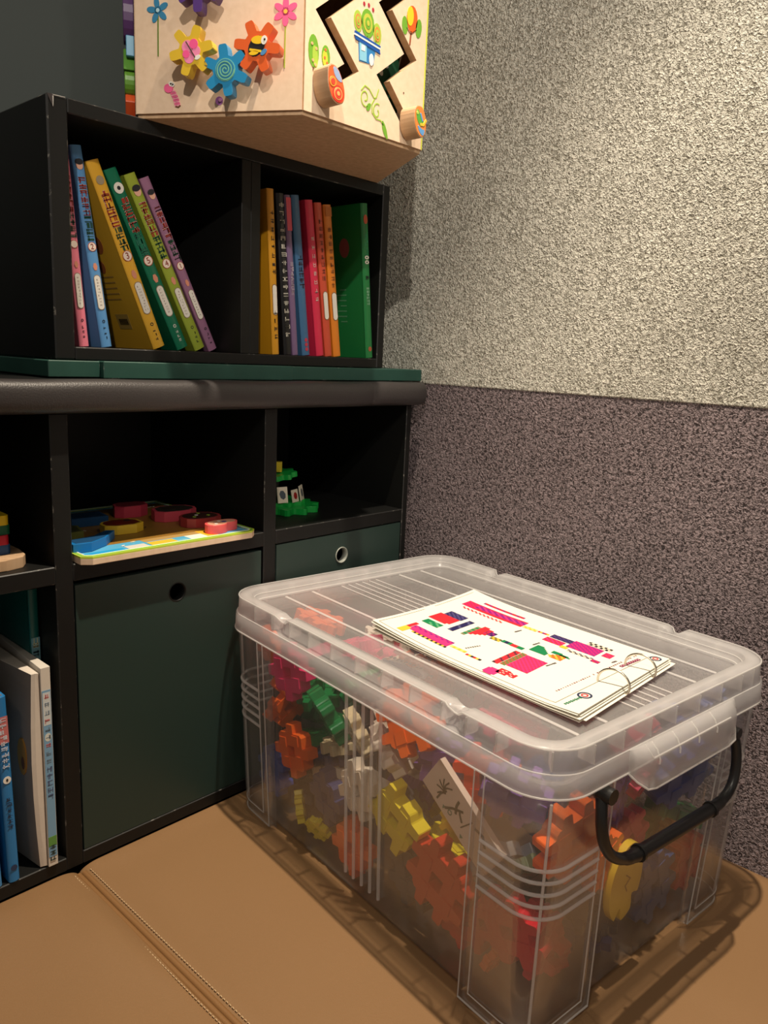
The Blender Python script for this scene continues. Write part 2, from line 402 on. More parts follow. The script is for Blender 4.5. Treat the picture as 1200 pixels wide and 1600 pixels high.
# ------------------------------------------------------------------ books
def book(name, label, x, y, z, t, h, d, lean, cover, art, group=None, pages=True, yaw=0):
    """upright book, spine towards the room; origin at its lower left spine corner; art draws the spine print"""
    o = thing(name, label, 'book', (x, y, z), 0, group)
    o.rotation_euler = (0, -R(lean), R(yaw)); o.rotation_mode = 'XYZ'
    cm = mat('cover_%02x%02x%02x' % tuple(int(255*c) for c in cover), cover, .32, .5)
    m = MB(); bt = .0022
    m.box((0, .003, 0), (bt, d, h)); m.box((t-bt, .003, 0), (t, d, h))
    sp = [(t/2 - (t/2)*math.cos(R(180*i/10)), .0035 - .0035*math.sin(R(180*i/10))) for i in range(11)]
    m.plate(sp + [(t, .0048), (0, .0048)], 0, h, 0)
    m.build('cover', [cm], o, bevel=.0005, seg=1)
    m = MB(); m.box((bt, .005, .003), (t-bt, d-.003, h-.003)); m.build('pages', mat('book_pages', (.75, .70, .60), .8), o)
    mm = MB(); mats = []
    def M_(zz, yoff=-.0003): return Matrix.Translation((t/2, yoff, zz)) @ Matrix.Rotation(R(90), 4, 'X')
    def col(c):
        k = mat('print_%02x%02x%02x' % tuple(int(255*q) for q in c), c, .45, .4)
        if k not in mats: mats.append(k)
        return mats.index(k)
    art(mm, M_, col, t, h)
    if mm.f: mm.build('spine_print', mats, o)
    return o
def strokes(mm, M, mi, hw, hh, seed, n=4):
    rg = random.Random(seed)
    for _ in range(n):
        if rg.random() < .5: y = rg.uniform(-hh, hh); mm.plate([(-hw, y-hh*.13), (hw, y-hh*.13), (hw, y+hh*.13), (-hw, y+hh*.13)], 0, .0002, mi, M)
        else: x = rg.uniform(-hw, hw); mm.plate([(x-hw*.14, -hh), (x+hw*.14, -hh), (x+hw*.14, hh), (x-hw*.14, hh)], 0, .0002, mi, M)
WHITE = (.80, .76, .68); INK = (.02, .02, .025); REDI = (.36, .035, .02); DKG = (.015, .07, .04); SKIN = (.75, .42, .30)
def series_art(num, title=(REDI, DKG), top='hair', ink=INK):
    def art(mm, M, col, t, h):
        w_ = t*.30
        if top == 'hair':
            mm.plate(circ(0, 0, t*.30, t*.34), 0, .0002, col(SKIN), M(h*.905)); mm.plate(circ(0, t*.16, t*.36, t*.24), 0, .0003, col(INK), M(h*.912))
        elif top == 'white':
            mm.plate(circ(0, 0, t*.38), 0, .0002, col(WHITE), M(h*.90)); mm.plate(circ(0, 0, t*.14), 0, .0003, col(INK), M(h*.90))
        else:
            mm.plate(circ(0, 0, t*.30, t*.30), 0, .0002, col((.35, .28, .18)), M(h*.90))
        z = .835
        for k in range(6): 
            strokes(mm, M(h*z), col(WHITE), w_*1.05, h*.014, num*31+k, 3); strokes(mm, M(h*z, -.0005), col(title[0]), w_, h*.013, num*31+k, 5); z -= .031
        for k in range(4): strokes(mm, M(h*z, -.0004), col(title[1]), w_, h*.013, num*77+k, 5); z -= .031
        z -= .012
        mm.plate(circ(0, 0, t*.38), 0, .0002, col((.45, .09, .05)), M(h*z)); mm.plate(circ(0, 0, t*.33), 0, .0003, col((.85, .72, .62)), M(h*z))
        if num < 6: glyph(mm, str(num), t*.62, M(h*z, -.0009), col((.30, .05, .03)))
        z -= .115
        mm.plate([(t*.30*math.cos(R(90+72*k*2)), t*.30*math.sin(R(90+72*k*2))+.004) for k in range(5)] if False else circ(0, .004, t*.20, t*.34, 6), 0, .0002, col((.70, .28, .18)), M(h*z))
        z -= .115
        mm.plate(rrect(t*.31, h*.090, t*.30), 0, .0002, col((.30, .22, .15)), M(h*z)); mm.plate(rrect(t*.27, h*.086, t*.26), 0, .0003, col(WHITE), M(h*z))
        for k in range(9): strokes(mm, M(h*(z+.065-.016*k), -.0006), col((.33, .25, .22)), t*.11, h*.0045, num*5+k, 2)
        for k in range(4): 
            (mm.plate(circ(0, 0, t*.13, n=12), 0, .0002, col(ink), M(h*.135), holes=[circ(0, 0, t*.08, n=12)]) if k == 0 else strokes(mm, M(h*(.125-.025*k)), col(ink), t*.10, h*.007, num+k, 3))
    return art
def stripe_art(c1, c2=None, pill=False, top=None, seed=1, n=14, z0=.86, step=.05, sz=.24):
    def art(mm, M, col, t, h):
        z = z0
        if top: mm.plate([(-t*.4, -h*top[1]), (t*.4, -h*top[1]), (t*.4, h*top[1]), (-t*.4, h*top[1])], 0, .0002, col(top[0]), M(h*(.985-top[1])))
        for k in range(n):
            if z < .06: break
            strokes(mm, M(h*z, -.0006), col(c1), t*sz, h*.013, seed*13+k, 4); z -= step
            if pill and .26 < z < .46: z -= .2
        if pill:
            mm.plate(rrect(t*.33, h*.095, t*.32), 0, .0002, col((.25, .15, .08)), M(h*.34)); mm.plate(rrect(t*.28, h*.09, t*.27), 0, .0003, col(WHITE), M(h*.34))
        if c2: 
            for k in range(3): mm.plate(circ(0, 0, t*.2, n=10), 0, .0002, col(c2), M(h*(.10-.03*k)))
    return art
YB = .085
H0 = .254
G1 = None
B = book
B('picture_book', 'pink hardback at the left end, mostly hidden behind the blue number 2 book', .0600, YB, .7008, .0135, H0, .19, 4.7, srgb(238, 130, 150), series_art(6))
B('picture_book', 'light blue hardback with a circled 2 on its spine', .0913, YB, .7008, .0155, H0, .19, 8.1, srgb(92, 150, 205), series_art(2))
B('picture_book', 'mustard yellow hardback with a circled 3 leaning over a gap', .1712, YB, .7008, .0190, H0, .19, 22.0, srgb(226, 172, 52), series_art(3, top='tan'))
B('picture_book', 'dark green hardback with a circled 5 leaning between yellow and lime books', .2105, YB, .7008, .0190, H0, .19, 25.5, srgb(12, 108, 78), series_art(5, (REDI, (.02, .16, .10)), 'white', WHITE))
B('picture_book', 'lime green hardback with a circled 4 on its spine', .2410, YB, .7008, .0180, H0, .19, 26.0, srgb(150, 165, 55), series_art(4))
B('picture_book', 'mauve hardback with a circled 1, rightmost of the leaning row', .2655, YB, .7008, .0155, H0, .19, 26.3, srgb(150, 105, 135), series_art(1))
YC = .036
B('picture_book', 'golden yellow hardback at the left end of the upright row', .3492, YC, .7008, .0135, .243, .20, 3.8, srgb(205, 145, 30), stripe_art(INK, None, True, None, 3, sz=.2))
B('picture_book', 'black hardback with white lettering beside the golden one', .3725, YC, .7008, .0155, .240, .20, 5.2, (.006, .006, .007), stripe_art((.62, .60, .52), None, False, None, 5, 17, .93, .05, .3))
B('picture_book', 'thin mauve hardback with a pink top between the black and blue books', .3905, YC, .7008, .0115, .240, .20, 5.6, srgb(120, 95, 130), stripe_art((.50, .42, .50), None, False, (srgb(215, 85, 105), .10), 7, 7, .58, .03, .25))
B('picture_book', 'steel blue hardback next to the crimson one', .4110, YC, .7008, .0160, .243, .20, 7.2, srgb(62, 105, 145), stripe_art((.04, .03, .05), srgb(190, 60, 80), False, None, 9, 6, .62, .035, .3))
B('picture_book', 'crimson hardback with pale lettering in the upright row', .4418, YC, .7008, .0160, .241, .20, 7.9, srgb(214, 45, 78), stripe_art((.75, .55, .50), None, False, None, 11, 8, .76, .055, .17))
B('picture_book', 'coral red hardback with a white pill label, next to the orange one', .4615, YC, .7008, .0150, .240, .20, 7.9, srgb(205, 80, 55), stripe_art((.20, .05, .03), None, True, None, 13, 9, .88, .045, .2))
B('picture_book', 'orange hardback leaning against the coral red one', .4805, YC, .7008, .0165, .240, .20, 7.9, srgb(222, 130, 35), stripe_art((.25, .09, .03), None, True, (srgb(190, 110, 40), .03), 15, 9, .84, .045, .2))
def green_art(mm, M, col, t, h):
    mm.plate(circ(0, 0, t*.28, t*.45), 0, .0002, col(srgb(200, 90, 60)), M(h*.90)); 
    for k, z in enumerate((.66, .63)): mm.plate(circ(0, 0, t*.30, h*.012), 0, .0002, col(WHITE), M(h*z), holes=[circ(0, 0, t*.13, h*.005, 10)])
    strokes(mm, M(h*.53), col(INK), t*.22, h*.013, 3, 6)
    for k in range(7): strokes(mm, M(h*(.80-.02*k)), col((.05, .30, .16)), t*.2, h*.008, k, 3)
    for k in range(6): strokes(mm, M(h*(.46-.02*k)), col((.35, .55, .40)), t*.2, h*.008, 9+k, 3)
    mm.plate(circ(0, 0, t*.25, t*.25), 0, .0002, col(srgb(170, 90, 60)), M(h*.06))
gb = B('picture_book', 'tall green hardback with its front cover showing, rightmost of the upright row', .5545, YC-.004, .7008, .0165, .254, .20, 6.2, srgb(32, 120, 62), green_art)
# print on the covers that face left
def cover_print(bk, items, d, h):
    mm = MB(); mats = []
    M = Matrix(((0, 0, -1, 0), (-1, 0, 0, 0), (0, 1, 0, 0), (0, 0, 0, 1)))   # x -> -y, y -> z, z -> -x
    for c, poly in items:
        k = mat('print_%02x%02x%02x' % tuple(int(255*q) for q in c), c, .5, .3)
        if k not in mats: mats.append(k)
        mm.plate(poly, .0001, .0003, mats.index(k), M)
    mm.build('cover_print', mats, bk)
def q4(x0, y0, x1, y1): return [(x0, y0), (x1, y0), (x1, y1), (x0, y1)]
cover_print(gb, [((.10, .28, .14), q4(-.060-.03*(k % 3), .115-.009*k, -.045, .117-.009*k)) for k in range(7)] + [((.28, .08, .08), circ(-.045, .185, .012, .016))], .2, .25)
for bk in [o for o in bpy.data.objects if o.get('label', '').startswith('mustard')]:
    cover_print(bk, [((.42, .26, .06), q4(-.075, .030, -.040, .052)), ((.05, .03, .02), q4(-.070, .036, -.045, .045)), ((.35, .10, .03), circ(-.05, .15, .012)), ((.35, .10, .03), circ(-.062, .12, .009))] + [((.40, .22, .05), q4(-.085, .105-.008*k, -.04, .107-.008*k)) for k in range(5)], .2, .24)
# books standing in the bottom left compartment
def far_art(mm, M, col, t, h):
    mm.plate(q4(-t*.45, -h*.30, t*.45, h*.30), 0, .0002, col(srgb(110, 160, 175)), M(h*.52))
    mm.plate([(-t*.4, -.004), (t*.3, .008), (t*.4, .004), (-t*.3, -.010)], 0, .0003, col((.01, .02, .03)), M(h*.62)); mm.plate([(-t*.4, .006), (t*.3, -.010), (t*.4, -.006), (-t*.3, .010)], 0, .0003, col((.01, .02, .03)), M(h*.67))
    mm.plate([(-t*.4, -.006), (t*.4, .012), (t*.4, .005), (-t*.2, -.012)], 0, .0003, col((.05, .12, .22)), M(h*.58))
    strokes(mm, M(h*.80, -.0006), col((.60, .62, .40)), t*.3, h*.018, 4, 5); strokes(mm, M(h*.76, -.0006), col((.02, .05, .06)), t*.3, h*.012, 6, 5)
B('picture_book', 'tall teal book behind the white book, lettering near the top of its spine', -.0370, .052, .0205, .0125, .368, .24, 0, srgb(18, 95, 92), far_art)
def white_art(mm, M, col, t, h):
    mm.plate(q4(-t*.46, -h*.42, t*.46, h*.42), 0, .0002, col(srgb(120, 160, 190)), M(h*.47))
    mm.plate(q4(-t*.40, -h*.08, t*.40, h*.08), 0, .0003, col((.58, .62, .62)), M(h*.80))
    for k in range(9): strokes(mm, M(h*(.86-.04*k), -.0006), col((.16, .22, .28) if k % 3 else (.55, .12, .12)), t*.25, h*.010, k, 4)
    mm.plate(circ(0, 0, t*.35, h*.02), 0, .0003, col((.65, .66, .60)), M(h*.66))
    for k in range(5): strokes(mm, M(h*(.50-.035*k), -.0006), col((.10, .14, .25)), t*.28, h*.012, 20+k, 5)
    mm.plate(q4(-t*.45, -h*.025, t*.45, h*.025), 0, .0004, col(srgb(95, 145, 70)), M(h*.13))
    for k in range(3): strokes(mm, M(h*(.10-.03*k), -.0007), col((.03, .05, .04)), t*.3, h*.010, 40+k, 5)
wb = thing('picture_book', 'white paperback with thick page block and pale blue printed spine', 'book', (-.0500, -.004, .0205))
m = MB(); m.plate([(.0, .0), (.0125, 0), (.0125, .22), (.0105, .22)], 0, .281, 0); m.build('cover', mat('white_cover', (.66, .60, .52), .5), wb, bevel=.0006)
m = MB()
rows = []
for z in [0, .05, .10, .15, .20, .25, .272]:
    bul = .004*math.sin(math.pi*min(1, z/.275))
    rows.append([(-.001, .003, .002+z), (-.0045-bul, .0045, .002+z), (-.0085-bul*1.2, .007, .002+z-.001), (-.022, .10, .002+z), (-.034, .215, .002+z), (-.001, .22, .002+z)])
m.grid(rows, closed=True, sm=False); m.add(rows[-1], [tuple(range(6))]); m.add(rows[0], [tuple(range(6))[::-1]])
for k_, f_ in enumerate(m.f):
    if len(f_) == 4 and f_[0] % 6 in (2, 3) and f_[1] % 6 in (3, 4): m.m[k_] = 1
m.build('pages', [mat('white_pages', (.70, .62, .53), .6, var=.05, vscale=120), mat('shaded_page_side', (.26, .21, .165), .5, var=.1, vscale=20)], wb)  # left page side darker: its shade is put into the colour
mm = MB(); mats_ = []
def col_(c):
    k = mat('print_%02x%02x%02x' % tuple(int(255*q) for q in c), c, .45, .4)
    if k not in mats_: mats_.append(k)
    return mats_.index(k)
white_art(mm, lambda zz, yo=-.0003: Matrix.Translation((.0062, yo, zz)) @ Matrix.Rotation(R(90), 4, 'X'), col_, .0120, .281); mm.build('spine_print', mats_, wb)
mm = MB(); Mp = Matrix(((.0931, 0, -.9957, -.0138), (-.9957, 0, -.0931, .007), (0, 1, 0, .165), (0, 0, 0, 1)))
mm.plate(circ(-.022, -.010, .011, .026, 14), -.001, .0008, 0, Mp); mm.plate(circ(-.019, -.018, .004, .009, 12), .0008, .0012, 1, Mp)
mm.build('page_picture', [mat('ochre_print', (.40, .20, .03), .5), mat('brown_print', (.14, .05, .01), .5)], wb)
def blue_art(mm, M, col, t, h):
    mm.plate(q4(-t*.45, -h*.07, t*.45, h*.07), 0, .0002, col(srgb(190, 110, 110)), M(h*.83))
    for k in range(9): strokes(mm, M(h*(.88-.03*k), -.0006), col((.60, .62, .70)), t*.3, h*.010, k+50, 4)
    mm.plate(circ(0, 0, t*.36), 0, .0003, col(WHITE), M(h*.565)); mm.plate(circ(0, 0, t*.10, t*.16, 10), .0003, .0006, col(INK), M(h*.565))
    for k in range(6): strokes(mm, M(h*(.46-.03*k), -.0006), col((.02, .03, .06)), t*.22, h*.009, k+70, 4)
    mm.plate(circ(0, 0, t*.3), 0, .0003, col((.02, .04, .10)), M(h*.08))
B('picture_book', 'bright blue hardback standing left of the white paperback at the frame edge', -.1000, -.002, .0205, .0135, .256, .22, 1.2, srgb(38, 118, 178), blue_art, yaw=0)
B('picture_book', 'blue hardback cut by the left frame edge beside the bright blue one', -.1245, -.001, .0205, .0165, .300, .22, 2.0, srgb(70, 135, 190), stripe_art((.65, .2, .2), None, False, None, 21, 10))

# ------------------------------------------------------------------ hexagonal wooden activity toy on the book case
ZH = .9906; HC = Vector((.3452, .0378)); HR = .2245; HH = .34
toy = thing('activity_toy', 'large pale wooden activity toy with gears and zigzag slots, on the book case', 'toy', (HC.x, HC.y, ZH))
HV = [Vector((HR*math.cos(R(a)), HR*math.sin(R(a)))) for a in (180, 240, 300, 0, 60, 120)]
def FM(i):     # face frame: x along the face, y up, z out of the face
    a, b = HV[i], HV[(i+1) % 6]; e = (b-a).normalized(); n = Vector((e.y, -e.x))
    return Matrix(((e.x, 0, n.x, a.x), (e.y, 0, n.y, a.y), (0, 1, 0, 0), (0, 0, 0, 1)))
FW = HR
class Prints:
    def __init__(s, base): s.mats = list(base); s.names = {}
    def __call__(s, c):
        c = tuple(c); 
        if c not in s.names: s.names[c] = len(s.mats); s.mats.append(mat('paint_%02x%02x%02x' % tuple(int(255*q) for q in c), c, .4, .5))
        return s.names[c]
def face_panel(i, holes, draw, th=.011):
    mb = MB(); P = Prints([PLY, PLYD]); g = .0012
    mb.plate([(g, .005), (FW-g, .005), (FW-g, HH), (g, HH)], -th, 0, 0, None, holes=holes, side=1)
    def dec(c, poly, lift=0, hs=()): mb.plate(poly, .0001, .0005+lift*.0003, P(c), None, holes=hs)
    draw(dec, mb, P)
    o = mb.build('side_panel', P.mats, toy); o.matrix_local = FM(i); return o
GRN = srgb(110, 165, 50); LG = srgb(160, 190, 70); BLU = srgb(45, 120, 180); PNK = srgb(240, 100, 150); WHT = (.85, .82, .75)
s1 = stroke([(.148, .228), (.1010, .175), (.0290, .1205), (.0790, .0725), (.0300, .038)], .0165)
s1 = stroke([(.0900, .168), (.0295, .1205), (.0800, .0735), (.0330, .0405)], .0165)
s2 = stroke([(.1850, .200), (.1380, .1630), (.1905, .1165), (.1385, .0770), (.1850, .0330)], .0165)
def draw_front(dec, mb, P):
    # light rims around the slots are just the routed edge of the panel
    dec(GRN, ell(.0150, .0745, .0085, .0185, .05)); dec(LG, ell(.0175, .069, .0045, .012, .1), 1)
    for a, b in ((.012, .082), (.019, .078), (.014, .064), (.018, .060)): dec(srgb(230, 170, 130), circ(a, b, .0018, n=8), 2)
    dec(srgb(100, 60, 40), q4(.0143, .053, .0157, .057))
    dec(GRN, ell(.0352, .0735, .0070, .0130, .05)); dec(srgb(190, 195, 60), ell(.0338, .071, .0045, .0090, .05), 1)
    for a, b in ((.034, .081), (.033, .072), (.037, .067)): dec(srgb(225, 110, 60), circ(a, b, .0016, n=8), 2)
    # three round trees with rings
    for cx, cy, rx, ry, c1, c2 in ((.0885, .1300, .0075, .0125, LG, srgb(195, 140, 70)), (.1060, .1325, .0120, .0165, GRN, srgb(185, 185, 70)), (.1240, .1250, .0078, .0130, LG, srgb(205, 140, 60))):
        dec(c1, ell(cx, cy, rx, ry, .1)); dec(c2, ell(cx, cy, rx*.68, ry*.68, .1), 1); dec(c1, ell(cx, cy, rx*.42, ry*.42, .1), 2); dec(c2, ell(cx, cy, rx*.2, ry*.2, .1), 3)
    for a, b in ((.0985, .1530), (.1070, .1540), (.1150, .1510)): dec(srgb(170, 40, 60), ell(a, b, .0020, .0026, .3, 8))
    for a in (.089, .106, .122): dec(srgb(120, 130, 80), q4(a-.0005, .110, a+.0005, .118))
    # blue house
    dec(BLU, [(.0925, .0850), (.1190, .0870), (.1225, .1105), (.0900, .1105)]); dec(srgb(130, 190, 215), [(.0935, .0865), (.1060, .0870), (.1050, .1100), (.0915, .1100)], 1)
    dec(srgb(20, 80, 160), [(.0825, .1130), (.1290, .1080), (.1310, .1030), (.1240, .1040), (.0850, .1080)], 2); dec(WHT, [(.0825, .1145), (.1300, .1100), (.1295, .1080), (.0820, .1125)], 3)
    dec(srgb(20, 80, 160), [(.0830, .1175), (.1305, .1125), (.1300, .1100), (.0825, .1148)], 3)
    dec(WHT, q4(.0955, .0985, .1020, .1050), 2); dec(WHT, ell(.1145, .0920, .0040, .0072, 0), 2)
    # tree with red and yellow crown
    dec(srgb(225, 95, 30), ell(.1905, .1635, .0110, .0165, -.05)); dec(srgb(240, 200, 40), ell(.1865, .1660, .0065, .0120, -.05), 1)
    dec(GRN, ell(.1765, .1520, .0058, .0110, .1)); dec(GRN, ell(.2045, .1560, .0062, .0120, -.1)); dec(srgb(150, 80, 50), stroke([(.1880, .1310), (.1895, .1480)], .0028)); dec(srgb(150, 80, 50), stroke([(.1800, .1500), (.1890, .1445), (.2000, .1530)], .0014))
    # curling vine
    def spiral(cx, cy, r0, r1, a0, a1, n=26): return [(cx+(r0+(r1-r0)*k/n)*math.cos(R(a0+(a1-a0)*k/n)), cy+(r0+(r1-r0)*k/n)*1.25*math.sin(R(a0+(a1-a0)*k/n))) for k in range(n+1)]
    dec(LG, stroke(spiral(.1060, .0450, .0025, .0090, -100, 300), .0016)); dec(LG, stroke([(.0985, .0520), (.1050, .0590), (.1130, .0570), (.1230, .0480), (.1270, .0500), (.1310, .0610)], .0016))
    dec(LG, stroke(spiral(.1290, .0330, .0022, .0085, 60, -300), .0016)); dec(LG, stroke([(.1240, .0480), (.1190, .0400), (.1200, .0300), (.1280, .0240), (.1370, .0240), (.1420, .0190)], .0016))
    dec(GRN, smooth_poly([(.1080, .0330), (.1120, .0400), (.1180, .0400), (.1160, .0330), (.1110, .0290)], 1)); dec(GRN, smooth_poly([(.1390, .0270), (.1480, .0180), (.1530, .0020), (.1460, .0060), (.1400, .0150)], 1))
    dec(srgb(120, 90, 70), circ(.1800, .0690, .0012, n=8))
    dec(srgb(205, 215, 70), q4(FW-.0035, .005, FW-.0013, HH))
face_panel(1, [s1, s2], draw_front)
def flower(dec, cx, cy, r, c, cc, n, stem, sc):
    dec(sc, stroke([(cx, cy-r*.4), (cx-.0005, cy-stem)], .0016))
    for k in range(n):
        a = 2*math.pi*k/n + .5; dec(c, ell(cx+r*.58*math.cos(a), cy+r*.58*math.sin(a), r*.46, r*.25, a), 1)
    dec(c, circ(cx, cy, r*.3), 1); dec(cc, circ(cx, cy, r*.16), 2)
def draw_left(dec, mb, P):
    flower(dec, .0330, .1230, .0145, srgb(55, 130, 170), srgb(180, 215, 225), 5, .052, srgb(95, 125, 40))
    flower(dec, .2005, .1140, .0155, PNK, srgb(255, 190, 80), 6, .062, srgb(160, 180, 60))
    # little pink worm
    for k in range(9):
        dec(PNK if k % 2 else srgb(245, 160, 180), ell(.0515+.0012*k-.0006*max(0, k-4), .0300-.0021*k, .0042, .0018, .1, 10), 1)
    dec(PNK, ell(.0465, .0335, .0062, .0052, -.2), 2); dec(WHT, circ(.0500, .0385, .0030), 3); dec(WHT, circ(.0525, .0375, .0026), 3); dec((.01, .01, .01), circ(.0500, .0385, .0011, n=8), 4); dec((.01, .01, .01), circ(.0528, .0375, .0010, n=8), 4)
    dec(srgb(110, 70, 40), stroke([(.0560, .0125), (.0600, .0115), (.0625, .0135)], .0014), 2)
    dec(srgb(150, 90, 160), circ(.1150, .0175, .0050)); dec(srgb(200, 140, 190), circ(.1165, .0185, .0022), 1)
face_panel(0, [], draw_left)
for i in (2, 3, 4, 5): face_panel(i, [], lambda dec, mb, P: None)
def hexpoly(s): return [tuple(v*s) for v in HV]
m = MB(); m.plate(hexpoly(.985), 0, .0060, 0, side=1); m.build('base_board', [PLYD, PLYD], toy)
m = MB(); m.plate(hexpoly(1.02), HH, HH+.012, 0, side=1); m.build('top_board', [PLY, PLYD], toy)
# printed card seen behind the right-hand slot
m = MB(); P_ = Prints([mat('inner_green', srgb(40, 90, 60), .6)]); Mi = FM(1) @ Matrix.Translation((0, 0, -.034))
m.plate(q4(.125, .055, .205, .135), -.004, 0, 0, Mi)
for a, b in ((.142, .082), (.155, .092), (.168, .100), (.178, .112)): m.plate(ell(a, b, .0040, .0065, .6), 0, .0006, P_(WHT), Mi)
m.build('inner_panel', P_.mats, toy)
# gears
def gearpoly(ro, ri, n, a0, N=144):
    pts = []
    for k in range(N):
        a = 2*math.pi*k/N; c = math.cos(n*(a-a0)); t = max(0, min(1, (c+.72)/1.44)); t = t*t*(3-2*t)
        pts.append(((ri+(ro-ri)*t)*math.cos(a), (ri+(ro-ri)*t)*math.sin(a)))
    return pts
def gear(s, t, ro, a0, col_, lab, draw):
    mb = MB(); P = Prints([mat('gear_paint_%d%d' % (int(s*1e4), int(t*1e4)), col_, .32, .5)]); 
    mb.plate(gearpoly(ro, ro*.56, 6, a0), 0, .014, 0, None, sm=False)
    def dec(c, poly, lift=0, hs=()): mb.plate(poly, .0141, .0145+lift*.0003, P(c), None, holes=hs)
    draw(dec)
    mb.lathe([(.004, -.013), (.004, 0)], 12, 0)
    o = mb.build('gear', P.mats, toy, bevel=.0010, seg=2); o.matrix_local = FM(0) @ Matrix.Translation((s, t, .0125)); o['label'] = lab
def d_butterfly(dec):
    for a, b, r_ in ((-.004, .004, .0075), (.006, -.001, .0065), (-.002, -.008, .0065)): dec(srgb(245, 140, 180), circ(a, b, r_)); 
    dec(srgb(245, 90, 150), circ(.004, .007, .0055), 1); dec(srgb(245, 90, 150), circ(-.006, -.004, .0045), 1); dec(WHT, ell(.009, -.008, .004, .0025, .4), 1); dec(srgb(90, 70, 60), stroke([(-.006, .010), (.006, -.008)], .0012), 2)
def d_spiral(dec):
    n = 70; pts = [((.0012+.0105*k/n)*math.cos(R(3*360*k/n)), (.0012+.0105*k/n)*math.sin(R(3*360*k/n))) for k in range(n+1)]
    dec(srgb(110, 180, 165), circ(0, 0, .0128)); dec(srgb(45, 125, 165), circ(0, 0, .0118), 1); dec(srgb(120, 185, 150), stroke(pts, .0013), 2)
def d_bee(dec):
    dec((.01, .01, .01), ell(0, 0, .0125, .0092, .9)); dec(srgb(240, 195, 30), ell(.002, .0065, .0088, .0045, .0), 1); dec(srgb(240, 195, 30), ell(-.0035, -.0075, .0060, .0024, .1), 1); dec(srgb(240, 195, 30), stroke([(-.009, -.0035), (.006, -.0060)], .0026), 1)
    dec(WHT, ell(.0095, .0060, .0036, .0050, -.2), 2); dec((.01, .01, .01), circ(.0102, .0065, .0013, n=8), 3); dec(srgb(80, 140, 190), ell(.0090, -.0070, .0045, .0026, .7), 2)
gear(.0900, .0664, .0285, R(12), srgb(222, 185, 50), 'mustard yellow gear with a pink butterfly', d_butterfly)
gear(.1349, .0435, .0290, R(38), srgb(35, 135, 185), 'blue gear with a spiral', d_spiral)
gear(.1748, .0680, .0290, R(-8), srgb(222, 95, 40), 'orange gear with a bee', d_bee)
gear(.0990, .1370, .0290, R(30), srgb(85, 55, 125), 'purple gear at the top frame edge', lambda d: None)
# knobs that slide in the slots
def knob(s, t, poly, rot, lab, draw):
    mb = MB(); P = Prints([PLYD]); mb.plate(poly, 0, .026, 0)
    def dec(c, poly_, lift=0, hs=()): mb.plate(poly_, .0261, .0266+lift*.0003, P(c), None, holes=hs)
    draw(dec); mb.lathe([(.005, -.012), (.005, 0)], 12, 0)
    o = mb.build('slider', P.mats, toy, bevel=.0008, seg=1); o.matrix_local = FM(1) @ Matrix.Translation((s, t, .0015)) @ Matrix.Rotation(rot, 4, 'Z'); o['label'] = lab
snail = smooth_poly([(-.010, .024), (.004, .022), (.012, .006), (.014, -.012), (.006, -.022), (-.008, -.018), (-.014, -.004), (-.013, .012)], 2)
def d_snail(dec):
    dec(srgb(235, 100, 50), [(x*.94, y*.94) for x, y in snail]); dec(srgb(150, 170, 205), smooth_poly([(-.004, .021), (.004, .019), (.011, .004), (.005, .004), (-.002, .010)], 1), 1)
    dec(srgb(225, 55, 40), circ(.001, -.009, .0095), 1); dec(srgb(240, 160, 90), circ(.001, -.009, .0072), 2); dec(srgb(230, 70, 50), circ(.001, -.009, .0055), 3); dec(srgb(240, 170, 100), circ(.001, -.009, .0025), 4)
    dec(srgb(240, 150, 60), circ(-.006, .004, .0058), 2); dec(srgb(225, 70, 50), circ(-.006, .004, .0036), 3)
knob(.0290, .0345, snail, R(10), 'snail slider block', d_snail)
birdp = smooth_poly([(-.010, .018), (.004, .020), (.010, .014), (.014, .000), (.012, -.014), (.004, -.022), (-.006, -.016), (-.012, -.004)], 2)
def d_bird(dec):
    dec(srgb(215, 130, 60), [(x*.95, y*.95) for x, y in birdp]); dec(srgb(85, 160, 60), smooth_poly([(-.008, .012), (-.003, .015), (.003, .004), (.010, -.002), (.002, -.008), (-.006, 0)], 1), 1)
    dec(srgb(235, 185, 50), stroke([(.000, -.004), (.007, -.004), (.013, .003)], .0035), 2); dec(srgb(90, 150, 205), smooth_poly([(-.006, -.004), (.004, -.010), (.010, -.010), (.006, -.019), (-.002, -.014)], 1), 1)
    dec(srgb(90, 150, 205), stroke([(.001, .010), (.005, .000)], .0025), 2); dec(srgb(180, 200, 90), circ(-.005, .010, .0024, n=10), 2)
knob(.1850, .0300, birdp, R(6), 'bird slider block', d_bird)
# painted wooden shapes fixed on the left rear side
def shape(s, t, poly, c, z0, z1, lab):
    mb = MB(); mb.plate(poly, z0, z1, 0); o = mb.build('painted_shape', [mat('shape_%02x%02x%02x' % tuple(int(255*q) for q in c), c, .4)], toy, bevel=.0008, seg=1)
    o.matrix_local = FM(5) @ Matrix.Translation((s, t, .0005)); o['label'] = lab
shape(.195, .124, circ(0, 0, .024, .030), srgb(78, 45, 95), 0, .013, 'purple round shape')
shape(.198, .088, q4(-.014, -.012, .014, .012), srgb(95, 160, 195), 0, .010, 'light blue piece')
shape(.196, .073, [(-.018, -.014), (.018, -.014), (.0, .016)], srgb(85, 140, 50), 0, .0135, 'green triangle')
shape(.197, .047, circ(0, 0, .017, .017), srgb(95, 145, 45), 0, .0125, 'green disc')
shape(.199, .022, [(-.014, 0), (0, -.017), (.014, 0), (0, .017)], srgb(215, 85, 40), 0, .0120, 'orange diamond')

